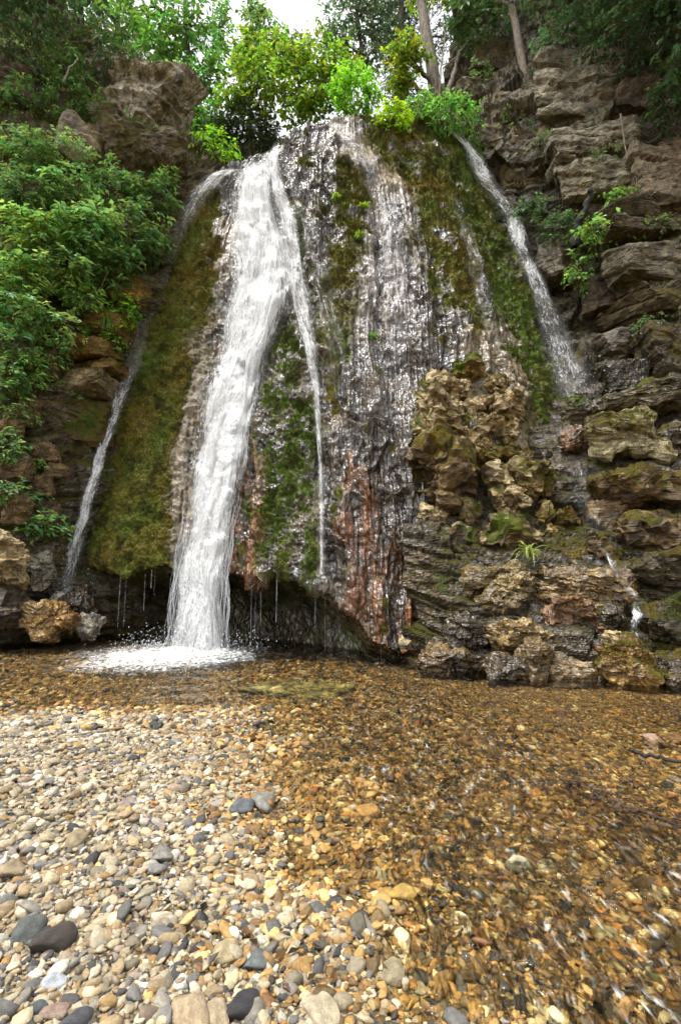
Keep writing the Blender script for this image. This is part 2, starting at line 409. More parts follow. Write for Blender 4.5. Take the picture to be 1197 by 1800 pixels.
S, Vv = np.meshgrid(sA, vA, indexing='ij')
def mound_base(S, v):
    s = np.clip(S, -1, 1); vf = np.clip(v, 0, 1)
    pyL = lerp(985, 298, vf); pyR = lerp(1130, 217, vf)
    L = pl(LE, pyL); Rr = pl(RE, pyR)
    t = (s+1)/2
    # flow lines lean as in the photo
    px = L+(Rr-L)*t
    pxl = 150+(1040-150)*t; pxc = 398+(788-398)*t
    lip = pl(LIP, pxl)+6*np.sin(pxl/17.)+4*np.sin(pxl/7.3); cr = pl(CREST, pxc)
    py = lerp(lip, cr, vf)
    prof = vf**1.12
    Y = lerp(pl(YLIP, pxl), pl(YCR, pxc), prof)
    Y = Y+lerp(2.0, 1.2, vf)*(1-np.sqrt(np.clip(1-np.abs(s)**2.3, 0, 1)))
    # bulges of the body: belly low in the middle, channel behind the main fall, head on top
    Y = Y-.28*np.exp(-((px-640)/130)**2-((py-760)/260)**2)
    Y = Y+.22*stroke(px, py, [(450, 290, 30), (440, 420, 42), (410, 650, 45), (370, 850, 45), (345, 990, 45)], .8)
    Y = Y-.22*np.exp(-((px-520)/40)**2-((py-330)/110)**2)
    Y = Y-.16*stroke(px, py, [(900, 470, 16), (945, 640, 20), (975, 770, 18)], .9)
    Y = Y+.15*stroke(px, py, [(660, 330, 30), (690, 500, 45), (680, 640, 50)], .9)
    ex = np.clip(np.abs(S)-1, 0, 1)/.3
    Y = Y+2.2*ex; px = px-np.sign(S)*70*ex
    P = at(px, py, Y)
    return P, pxl
P, pxl = mound_base(S, Vv)
lipP = mound_base(S, np.zeros_like(Vv))[0]
# undercut below the lip
u = np.clip(-Vv, 0, 1)
rd = pl([(150, 1.7), (400, 1.8), (560, 1.3), (650, .7), (720, .35), (1040, .3)], pxl)
und = lipP.copy()
und[..., 1] += rd*ss(0, .55, u)**.7
zl = lipP[..., 2]
und[..., 2] = zl+.10*np.sin(np.pi*np.clip(u/.45, 0, 1))*0-(zl+.45)*(u**1.5)
P = np.where((Vv < 0)[..., None], und, P)
wv = np.clip(Vv-1, 0, 1)/.3
P[..., 1] += 3.0*wv; P[..., 2] += .28*np.sin(np.clip(wv*4, 0, 1)*np.pi/2)-.9*wv*wv
N = gnormal(P)
mpx, mpy, _ = proj(P)
front = ss(-.3, .05, Vv)*(1-ss(1.0, 1.2, Vv))
warp = np.stack([S*4.2, Vv*1.1, 0*S], -1)
# zones (picture places on the body, later fixed to it)
jx = mpx+34*fbm(P, 1.1, 4, 21)+9*fbm(P, 4, 2, 22); jy = mpy+22*fbm(P, .9, 3, 23)
zmossL = stroke(jx, jy, [(370, 340, 22), (330, 480, 55), (280, 700, 78), (225, 900, 88), (215, 1000, 80)], .28)
zfallstrip = stroke(jx, jy, [(405, 400, 14), (370, 560, 20), (345, 700, 22), (315, 880, 22), (300, 1000, 16)], .5)
zgreen = stroke(jx, jy, [(500, 560, 12), (500, 700, 45), (500, 850, 55), (500, 1000, 55)], .4)
zgreen = np.maximum(zgreen, .8*stroke(jx, jy, [(530, 380, 9), (548, 520, 10), (552, 640, 8)], .5))
zochre = np.maximum.reduce([stroke(jx, jy, [(670, 225, 45), (750, 250, 80), (790, 330, 70), (780, 440, 50), (790, 520, 24)], .4),
                            stroke(jx, jy, [(600, 300, 25), (610, 420, 30), (600, 560, 26), (585, 700, 14)], .4),
                            stroke(jx, jy, [(800, 400, 22), (815, 500, 20), (825, 580, 14)], .5)])
zridge = stroke(jx, jy, [(790, 235, 26), (850, 360, 30), (905, 520, 36), (945, 660, 40), (985, 800, 46), (1010, 900, 46)], .35)
zdark = stroke(jx, jy, [(515, 250, 18), (525, 400, 28), (560, 560, 24)], .5)
zorange = np.maximum.reduce([stroke(jx, jy, [(452, 730, 6), (440, 860, 18), (425, 1000, 22)], .5),
                             .95*stroke(jx, jy, [(620, 800, 10), (640, 920, 42), (680, 1040, 66), (710, 1150, 56)], .8)])
zglint = np.maximum(stroke(jx, jy, [(590, 212, 22), (640, 270, 26)], .6), stroke(jx, jy, [(678, 340, 26), (690, 440, 48), (670, 540, 60)], .6))  # this zone paints sky highlights into the tufa colour
zpale = stroke(jx, jy, [(640, 260, 45), (700, 300, 45), (730, 320, 40)], .6)
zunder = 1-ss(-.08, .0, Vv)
flute = .55*pn(np.stack([S*26+.8*fbm(P, .7, 2, 31), Vv*3.0, 0*S], -1))+.45*pn(np.stack([S*60+1.2*fbm(P, 1.0, 2, 32), Vv*6.0, 0*S+3], -1))
fl2 = pn(np.stack([S*120, Vv*16, 0*S+9], -1))
mossy = np.clip(np.maximum.reduce([zmossL, .9*zgreen, zochre*.9, zridge]), 0, 1)
d = .16*fbm(P, .55, 3, 11)*front
fl0 = pn(np.stack([S*11+.9*fbm(P, .5, 2, 33), Vv*1.6, 0*S+5], -1))
d = d+front*(1-.5*mossy)*(.15*fl0+.085*flute+.025*fl2)
d = d+front*.05*fbm(P, 3.0, 4, 12)+.022*fbm(P, 11, 3, 13)
d = d+mossy*front*(.06*fbm(P, 5.5, 3, 14)+.03*fbm(P, 16, 2, 15))
d = d+(1-front)*.12*fbm(P, 1.6, 4, 16)
# little drip ledges
led = np.mod(Vv*13+2.2*fbm(P, .8, 3, 17), 1.0)
d = d+front*(1-mossy)*.11*(ss(0, .85, led)-ss(.85, 1, led))*ss(0, .5, fbm(P, .8, 2, 18)+.2)
P = P+N*d[..., None]*np.where((N[..., 1] < 0), 1, -1)[..., None]
N2 = gnormal(P); N2 *= np.where(N2[..., 1:2] < 0, 1, -1)
f1 = fbm(P, 2.5, 4, 41); f2 = fbm(P, 9, 3, 42); fs = flute+.5*fl2+.5*fl0
wetcol = np.stack([.046+.055*fs, .036+.046*fs, .026+.037*fs], -1)
c = np.clip(wetcol, .018, 1)*(1+.4*f1)[..., None]
mud = ss(.1, .6, fbm(P, 1.4, 3, 43)+.1); c = mixc(c, (.10, .065, .03), .6*mud)
c = mixc(c, (.42, .38, .36), .6*zglint*ss(-.25, .3, fs+f2*.6))
c = mixc(c, (.33, .27, .22), .75*zfallstrip*ss(-.4, .3, fs))
c = mixc(c, (.32, .25, .14), .7*zpale*ss(-.5, .3, f1))
c = mixc(c, (.155, .052, .011), .88*zorange*ss(-.35, .4, fs+.5*f1))
c = mixc(c, (.05, .035, .02), .6*stroke(jx, jy, [(650, 900, 60), (690, 1080, 60)], .7)*ss(0, .3, -fs))
mo_ochre = np.array([.20, .155, .026]); mo_green = np.array([.115, .18, .026]); mo_dark = np.array([.05, .052, .013])
mcol = mo_ochre+(mo_green-mo_ochre)*np.clip(.42+.8*fbm(P, 1.1, 3, 44)+.8*zgreen+.45*zridge, 0, 1)[..., None]
mcol = mcol+(mo_dark-mcol)*ss(-.05, .5, f1)[..., None]*.85
pm = np.clip(zmossL*(1.02+.5*f2+.55*f1), 0, 1)
pm = np.maximum(pm, zgreen*ss(-.35, .25, f1+.6*f2)); pm = np.maximum(pm, zochre*ss(-.4, .25, f1+.5*f2+.2)); pm = np.maximum(pm, zridge*ss(-.55, .1, f2+.5*f1+.15))
pm = np.maximum(pm, .8*ss(.35, .6, fbm(P, 1.9, 3, 46))*front)
pm = pm*(1-.7*zfallstrip)*(1-.6*zglint)
c = mixc(c, (0, 0, 0), pm)+mcol*pm[..., None]
ztan = stroke(jx, jy, [(830, 600, 30), (880, 700, 60), (940, 830, 80), (990, 950, 60)], .6)
c = mixc(c, (.2, .15, .075), .75*ztan*(1-pm)*ss(-.6, .2, f1+.6*f2+.2))
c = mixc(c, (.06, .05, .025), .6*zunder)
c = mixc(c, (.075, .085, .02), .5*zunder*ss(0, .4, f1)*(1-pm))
wet = np.clip((1-pm)*(1-.5*zpale), 0, 1)
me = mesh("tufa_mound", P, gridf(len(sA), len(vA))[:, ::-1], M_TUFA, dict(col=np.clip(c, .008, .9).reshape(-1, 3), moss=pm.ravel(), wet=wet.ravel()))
MP, MN, MC, MM = P, N2, c, pm*front
mound = link("tufa_mound", me, label="tall fluted tufa cone draped in olive moss and wet streaks", cat="rock formation")

# depth of the mound's front seen along each direction, for laying water on it
zb = np.full((260, 260), 99.0)
mpx, mpy, _ = proj(P)
ci = np.clip(((mpx+60)/5).astype(int), 0, 259); cj = np.clip(((mpy+60)/5).astype(int), 0, 259)
fm = Vv >= 0
np.minimum.at(zb, (ci[fm], cj[fm]), P[..., 1][fm])
for k in range(40):
    q = np.stack([np.roll(zb, s, a) for a in (0, 1) for s in (1, -1)]); bad = zb > 90
    if not bad.any(): break
    ok = q < 90; m_ = np.where(ok, q, 0).sum(0)/np.maximum(ok.sum(0), 1); zb = np.where(bad & ok.any(0), m_, zb)
def depth(px, py):
    x = np.clip((np.asarray(px, float)+60)/5-.5, 0, 258); y = np.clip((np.asarray(py, float)+60)/5-.5, 0, 258)
    i = x.astype(int); j = y.astype(int); fx = x-i; fy = y-j
    return (zb[i, j]*(1-fx)+zb[i+1, j]*fx)*(1-fy)+(zb[i, j+1]*(1-fx)+zb[i+1, j+1]*fx)*fy

# ------------------------------------------------------------------ cliffs left and right, rock slope, wooded ground behind
def tps(ctrl):
    C = np.array(ctrl, float); X = C[:, :2]/300.; n = len(X)
    r = np.linalg.norm(X[:, None]-X[None], axis=-1); K = np.where(r > 0, r*r*np.log(r+1e-12), 0)+np.eye(n)*.02
    A = np.zeros((n+3, n+3)); A[:n, :n] = K; A[:n, n] = 1; A[:n, n+1:] = X; A[n, :n] = 1; A[n+1:, :n] = X.T
    wv = np.linalg.solve(A, np.concatenate([C[:, 2], [0, 0, 0]]))
    def f(px, py):
        Q = np.stack([np.ravel(px), np.ravel(py)], 1)/300.; out = np.zeros(len(Q))
        for k in range(n):
            rr_ = np.linalg.norm(Q-X[k], axis=1); out += wv[k]*np.where(rr_ > 0, rr_*rr_*np.log(rr_+1e-12), 0)
        return (out+wv[n]+Q@wv[n+1:]).reshape(np.shape(px))
    return f
def strata(P, tilt, freq, seed):
    h = (P[..., 2]+tilt*P[..., 0])*freq+.55*fbm(P, .5, 3, seed)
    k = np.floor(h); f = h-k
    st = pn(np.stack([k*3.7, P[..., 0]*.35, P[..., 1]*.1+seed], -1))
    return st*1.0, ss(0, .14, f)*(1-ss(.86, 1, f)), f
def relief(name, px0, px1, nx, py0, py1, ny, ctrl, keep=None, tilt=.1, freq=2.2, amp=.22, seed=1, base=(.17, .13, .09), moss=.5, mcol=((.10, .085, .015), (.075, .11, .02)), wetf=None, label=None, damp=.35):
    f = tps(ctrl)
    px, py = np.meshgrid(np.linspace(px0, px1, nx), np.linspace(py1, py0, ny), indexing='ij')
    Y = f(px, py); P = at(px, py, Y)
    Nn = gnormal(P); Nn *= np.where(Nn[..., 1:2] < 0, 1, -1)
    st, jo, _ = strata(P, tilt, freq, seed); st2, jo2, _ = strata(P, tilt*1.2, freq*3.1, seed+4)
    bl = pn(np.stack([np.floor(P[..., 0]*1.1+.6*fbm(P, .8, 2, seed+9)+7*st)*5.3, st*20, 0*st+seed], -1))
    d = amp*.75*facet(P, (.6, .6, 1.3*freq/1.5), seed)+amp*.25*facet(P, (2.0, 2.0, 4.5), seed+1)+amp*.4*st+.3*amp*bl+.35*amp*st2-.5*amp*(1-jo)-.18*amp*(1-jo2)+damp*fbm(P, .5, 4, seed+1)+.07*fbm(P, 2.6, 4, seed+2)+.025*fbm(P, 9, 3, seed+3)
    P = P+Nn*d[..., None]
    Nn = gnormal(P); Nn *= np.where(Nn[..., 1:2] < 0, 1, -1)
    g1 = fbm(P, 1.2, 4, seed+5); g2 = fbm(P, 6, 3, seed+6)
    c = .82*np.array(base)*(1+.6*g1+.45*g2+.4*st)[..., None]
    c = mixc(c, (.15, .095, .045), .45*ss(.1, .6, fbm(P, .9, 3, seed+7)))
    m = np.clip(ss(-.1, .6, Nn[..., 2]*.9+.55*fbm(P, 1.3, 4, seed+8)+g2*.35+moss-.75), 0, 1)
    mc = np.array(mcol[0])+(np.array(mcol[1])-np.array(mcol[0]))*np.clip(.5+g1, 0, 1)[..., None]
    c = mixc(c, (0, 0, 0), m)+mc*m[..., None]
    wt = np.clip((wetf(px, py) if wetf else 0*px)*(1-m), 0, 1); c = c*(1-.35*wt[..., None])
    F = gridf(nx, ny)
    if keep is not None:
        kp = keep(px, py).ravel(); F = F[kp[F].all(1)]
    me = mesh(name, P, F, M_ROCK, dict(col=np.clip(c*np.array([1.03, .98, .84]), .006, .9).reshape(-1, 3), moss=m.ravel(), wet=wt.ravel()), smooth=False)
    return link(name, me, kind='structure', label=label), f

cliff_left, fL = relief("cliff_left", -420, 430, 300, -160, 1185, 430,
    [(-400, 1125, 7.6), (-400, 1185, 7.5), (0, 1185, 8.8), (200, 1185, 10.2), (420, 1185, 10.7), (-250, 1110, 8.0), (0, 1110, 8.9), (100, 1095, 9.7), (200, 1085, 10.3), (420, 1085, 10.8), (0, 950, 8.9), (100, 900, 9.5), (180, 850, 10.2), (-250, 800, 8.4),
     (0, 750, 9.1), (100, 700, 9.6), (200, 700, 10.3), (0, 550, 9.5), (150, 550, 10.1), (260, 520, 10.9), (0, 400, 9.8), (150, 400, 10.3), (280, 400, 11.1), (-300, 400, 8.8),
     (0, 250, 10.2), (150, 260, 10.7), (300, 295, 11.3), (420, 300, 12.2), (0, 195, 11.5), (130, 200, 11.9), (200, 150, 11.9), (300, 200, 11.9), (-300, 200, 10.4), (200, 70, 13.0), (0, 80, 12.0), (0, 0, 12.3), (300, 60, 14), (0, -150, 12.8), (-350, 0, 11.4), (300, -100, 15)],
    keep=lambda x, y: x < pl([(-200, 60), (0, 110), (80, 190), (130, 290), (260, 335), (290, 430), (1200, 430)], y),
    tilt=-.12, freq=1.5, amp=.2, seed=51, base=(.125, .108, .08), moss=.68,
    wetf=lambda x, y: .8*stroke(x, y, [(230, 650, 60), (180, 800, 70), (120, 1000, 80)], .6), label="mossy ledged rock bank with shrubs beside the falls")
cliff_right, fR = relief("cliff_right", 770, 1480, 300, -230, 760, 360,
    [(840, 230, 11.2), (900, 330, 11.0), (960, 480, 10.6), (1010, 600, 10.2), (1060, 700, 9.5), (960, 200, 10.6), (1000, 300, 10.2), (1060, 430, 9.9), (1100, 560, 9.6), (1197, 700, 8.7),
     (1080, 100, 10.3), (1100, 250, 9.8), (1197, 300, 9.3), (1197, 450, 9.0), (1197, 560, 8.9), (1400, 400, 8.0), (1400, 700, 7.5), (860, 100, 12.3), (900, 0, 12.8), (1000, 0, 11.3), (1197, 0, 9.8), (1197, 120, 9.9),
     (1400, 0, 8.6), (1400, -200, 8.4), (1000, -200, 10.8), (800, 150, 12.7), (780, 0, 13.8), (800, 700, 11), (800, 450, 11.6), (1000, 755, 9.3), (1400, 755, 7.2)],
    keep=lambda x, y: x > pl([(-300, 800), (0, 800), (140, 780), (230, 800), (300, 770), (900, 770)], y),
    tilt=.22, freq=1.15, amp=.3, seed=71, base=(.135, .122, .105), moss=.42,
    wetf=lambda x, y: .9*stroke(x, y, [(880, 330, 50), (960, 520, 70), (1020, 680, 90)], .6), label="tall layered brown rock face with overhangs and roots")
rock_slope, fS = relief("hill_rocks", 715, 1480, 260, 700, 1280, 230,
    [(740, 950, 7.35), (740, 1160, 7.0), (800, 1000, 7.0), (850, 1180, 6.1), (900, 1000, 6.75), (950, 1205, 5.75), (1000, 705, 9.2), (1100, 705, 8.9), (1197, 705, 8.3), (1000, 760, 8.5), (1100, 760, 8.1), (1197, 760, 7.7), (1000, 900, 7.5), (1100, 900, 7.1), (1197, 900, 6.8),
     (1000, 1000, 6.75), (1100, 1050, 6.35), (1197, 1050, 6.1), (1100, 1205, 5.55), (1197, 1200, 5.5), (1450, 1200, 5.0), (1450, 900, 6.1), (1450, 705, 7.4), (900, 705, 9.9), (760, 1260, 6.6), (950, 1270, 5.6), (1200, 1270, 5.3), (900, 850, 7.9), (780, 850, 8.2)],
    tilt=.3, freq=2.6, amp=.15, seed=91, base=(.08, .06, .034), moss=.42, wetf=lambda x, y: .85+0*x, label="wet broken rock slope stepping down to the stream", damp=.18,
    mcol=((.10, .085, .016), (.06, .085, .018)))
hill_back, fB = relief("hill_back", 250, 960, 80, 90, 345, 40,
    [(250, 340, 13.5), (600, 340, 13), (950, 340, 14), (250, 230, 17), (600, 225, 17), (950, 200, 17), (250, 90, 26), (600, 150, 24), (950, 90, 22)],
    keep=lambda x, y: y > pl([(250, 120), (380, 200), (420, 238), (620, 238), (680, 190), (760, 140), (950, 90)], x),
    tilt=0, freq=.8, amp=.3, seed=61, base=(.06, .05, .03), moss=1.1, mcol=((.03, .045, .012), (.045, .07, .015)), label="dark wooded slope rising behind the falls")
# ------------------------------------------------------------------ single rocks
def ico(sub):
    import bmesh
    bm = bmesh.new(); bmesh.ops.create_icosphere(bm, subdivisions=sub, radius=1.0)
    bm.verts.ensure_lookup_table()
    V = np.array([v.co[:] for v in bm.verts]); F = np.array([[v.index for v in f.verts] for f in bm.faces]); bm.free()
    return V/np.linalg.norm(V, axis=1)[:, None], F
ICO = {k: ico(k) for k in (1, 2, 3, 4, 5)}
def rock_shape(sub, rs, style='boulder', sharp=12):
    D, F = ICO[sub]
    if style == 'slab':
        pl_ = [np.array(v, float) for v in ((1, 0, 0), (-1, 0, 0), (0, 1, 0), (0, -1, 0), (0, 0, 1), (0, 0, -1))]
        pl_ = [p+.16*rs.normal(size=3) for p in pl_]+[rs.normal(size=3) for _ in range(5)]
        off = [rs.uniform(.68, .78) for _ in range(6)]+[rs.uniform(.82, .98) for _ in range(5)]
    else:
        pl_ = [rs.normal(size=3) for _ in range(15)]; off = list(rs.uniform(.62, 1.0, 15))
    s = np.zeros(len(D))
    for n, o in zip(pl_, off):
        n = n/np.linalg.norm(n); s += (np.maximum(D@n, 0)/o)**sharp
    r = np.clip(s, 1e-6, None)**(-1./sharp); r = np.minimum(r, 1.5)
    V = D*r[:, None]
    mn, mx = V.min(0), V.max(0)
    return (V-(mn+mx)/2)/((mx-mn)/2), F
def vnormals(V, F):
    fn = np.cross(V[F[:, 1]]-V[F[:, 0]], V[F[:, 2]]-V[F[:, 0]]); n = np.zeros_like(V)
    for k in range(3): np.add.at(n, F[:, k], fn)
    return n/(np.linalg.norm(n, axis=1)[:, None]+1e-9)
_rseed = [100]
def rock(name, box, Y, base, label=None, cat=None, parent=None, dep=.8, sub=4, style='boulder', roll=0., yaw=None, moss=.0, wet=.3, mcol=(.095, .10, .018),
         rough=1., strat=0., sharp=12, warp=.2, chip=.11, smooth=False, stain=None, pale=None, group=None, mat=None):
    """a rock filling the picture box (x0, y0, x1, y1) at distance Y; dep is its depth relative to its width"""
    _rseed[0] += 1; rs = np.random.RandomState(_rseed[0]); sd = _rseed[0]*.73
    x0, y0, x1, y1 = box
    Cn = at((x0+x1)/2, (y0+y1)/2, Y); f = proj(Cn)[2]
    hw, hh = (x1-x0)/2*f/FPX, (y1-y0)/2*f/FPX*.98
    if max(x1-x0, y1-y0) > 95: sub = max(sub, 5)
    V, F = rock_shape(sub, rs, style, sharp)
    a = roll
    hd = max(hw, hh*.6)*dep
    V = V*np.array([hw, hd, hh])
    if a:
        ca, sa = math.cos(a), math.sin(a)
        V = np.stack([V[:, 0]*ca+V[:, 2]*sa, V[:, 1], -V[:, 0]*sa+V[:, 2]*ca], 1)
    if yaw is None: yaw = rs.uniform(-.35, .35)
    ca, sa = math.cos(yaw), math.sin(yaw); V = np.stack([V[:, 0]*ca-V[:, 1]*sa, V[:, 0]*sa+V[:, 1]*ca, V[:, 2]], 1)
    sz = (hw+hh)*.5; W = V+Cn
    V = V+sz*warp*np.stack([fbm(W, .75/sz, 2, sd+k*3.1) for k in (20, 21, 22)], 1); W = V+Cn
    n = vnormals(V, F)
    fa = facet(W, np.array([1.5, 1.5, 2.6])/sz*.9, sd)+.45*facet(W, np.array([4., 4., 7.])/sz*.8, sd+1)
    rg = 1-2*np.abs(fbm(W, 1.3/sz, 3, sd+31))
    d = sz*rough*(chip*fa+.08*fbm(W, .9/sz*.8, 3, sd)+.05*rg+.075*fbm(W, 3.2/sz*.8, 3, sd+1)+.03*fbm(W, 10/sz*.8, 2, sd+2))
    if strat:
        h = (W[:, 2]*1.0+.25*W[:, 0])*strat+.3*fbm(W, 1.0, 2, sd+3); fr = h-np.floor(h)
        d = d+sz*.17*pn(np.stack([np.floor(h)*2.7, W[:, 0]*.7, W[:, 1]*.3], 1))-sz*.08*(1-ss(0, .12, fr)*(1-ss(.88, 1, fr)))
    V = V+n*d[:, None]; W = V+Cn; n = vnormals(V, F)
    g1 = fbm(W, 2.2, 4, sd+4); g2 = fbm(W, 9, 3, sd+5)
    c = .85*np.array(base)*(1+.6*g1+.45*g2)[:, None]
    if stain is not None: c = mixc(c, stain, .75*ss(-.05, .4, fbm(W, 1.8, 3, sd+6)))
    if pale is not None: c = mixc(c, pale, ss(-.1, .5, n[:, 2]*.5+.6*fbm(W, 2.6, 3, sd+7)))  # upward faces painted paler, as if lit from above
    m = ss(-.12, .35, n[:, 2]*.75+.9*fbm(W, 1.7, 4, sd+8)+.35*g2+moss-.72) if moss > 0 else 0*g1
    mv = fbm(W, 2.2, 3, sd+9); mc = lerp(np.array(mcol), np.array([.11, .085, .014]), np.clip(.45+1.2*mv, 0, 1)[:, None])*(1+.7*fbm(W, 7, 3, sd+10))[:, None]
    m = m*ss(-.55, .1, g2+.5*fbm(W, 22, 2, sd+11)+.12)
    c = mixc(c, (0, 0, 0), m)+mc*m[:, None]
    wt = np.clip(wet*(1-m), 0, 1)
    me = mesh(name, V, F, mat or M_ROCK, dict(col=np.clip(c*np.array([1.05, .98, .8]), .006, .9), moss=m, wet=wt), smooth=smooth)
    return link(name, me, parent, label, cat, group, loc=Cn)

TAN = (.40, .31, .18); BRN = (.12, .078, .032); GRY = (.18, .16, .13); OCH = (.24, .155, .05); DRK = (.05, .036, .02)
# knobbly tufa lumps growing on the right flank of the mound: pieces of it
for (bx, Y, kw) in [
    ((743, 652, 787, 704), 8.0, dict(base=TAN, moss=.35)), ((733, 686, 797, 752), 7.85, dict(base=TAN, moss=.2, strat=9)), ((730, 722, 800, 820), 7.6, dict(base=TAN, moss=.62, mcol=(.10, .15, .03))),
    ((736, 752, 850, 902), 7.35, dict(base=BRN, moss=.28, pale=(.3, .225, .12), strat=4)), ((795, 628, 855, 670), 8.25, dict(base=OCH, moss=.72, mcol=(.09, .14, .02))), ((856, 686, 912, 742), 7.95, dict(base=TAN, moss=.25)),
    ((830, 726, 882, 776), 7.75, dict(base=TAN, moss=.45, strat=8)), ((853, 656, 892, 692), 8.2, dict(base=TAN, moss=.3)), ((898, 780, 942, 816), 7.6, dict(base=TAN, moss=.5)),
    ((848, 812, 916, 862), 7.35, dict(base=(.38, .31, .2), moss=.12, strat=7)), ((896, 810, 962, 866), 7.35, dict(base=TAN, moss=.42)), ((866, 853, 926, 900), 7.15, dict(base=TAN, moss=.3)),
    ((910, 842, 950, 886), 7.25, dict(base=OCH, moss=.3)), ((836, 888, 962, 995), 6.9, dict(base=BRN, pale=(.4, .33, .22), moss=.5, mcol=(.085, .13, .02), strat=4)),
    ((731, 892, 790, 936), 7.3, dict(base=TAN, moss=.2, strat=8)), ((757, 960, 792, 1002), 7.1, dict(base=(.3, .14, .05), moss=0)), ((818, 694, 862, 722), 8.0, dict(base=TAN, moss=.3)), ((838, 772, 862, 794), 7.6, dict(base=TAN, moss=.1)),
    ((792, 704, 818, 742), 7.95, dict(base=TAN, moss=.25)), ((790, 660, 826, 700), 8.15, dict(base=OCH, moss=.35)), ((842, 788, 900, 818), 7.5, dict(base=OCH, moss=.7, mcol=(.09, .12, .02))),
    ((800, 880, 850, 930), 7.2, dict(base=BRN, moss=.6, mcol=(.07, .12, .02))), ((930, 880, 985, 930), 7.1, dict(base=OCH, moss=.35)), ((945, 925, 1000, 975), 6.9, dict(base=OCH, moss=.3)),
    ((940, 830, 975, 880), 7.4, dict(base=OCH, moss=.5)), ((790, 930, 850, 990), 7.1, dict(base=DRK, moss=.55, mcol=(.06, .1, .02))), ((880, 745, 915, 775), 7.75, dict(base=TAN, moss=.4)),
    ((965, 890, 1010, 935), 7.1, dict(base=OCH, moss=.4)), ((760, 1000, 800, 1050), 7.05, dict(base=BRN, moss=.1)), ((700, 1120, 760, 1172), 6.95, dict(base=DRK, moss=0, wet=.9))]:
    kw.setdefault('wet', .3); kw['moss'] = kw.get('moss', 0)+.2; kw.setdefault('pale', (.33, .28, .18)); kw['base'] = tuple(np.array(kw['base'])*.85)
    rock("stone", bx, Y+.34+.1*math.sin(bx[0]), parent=mound, dep=.95, rough=1.7, sharp=8, warp=.5, chip=.12, **kw)

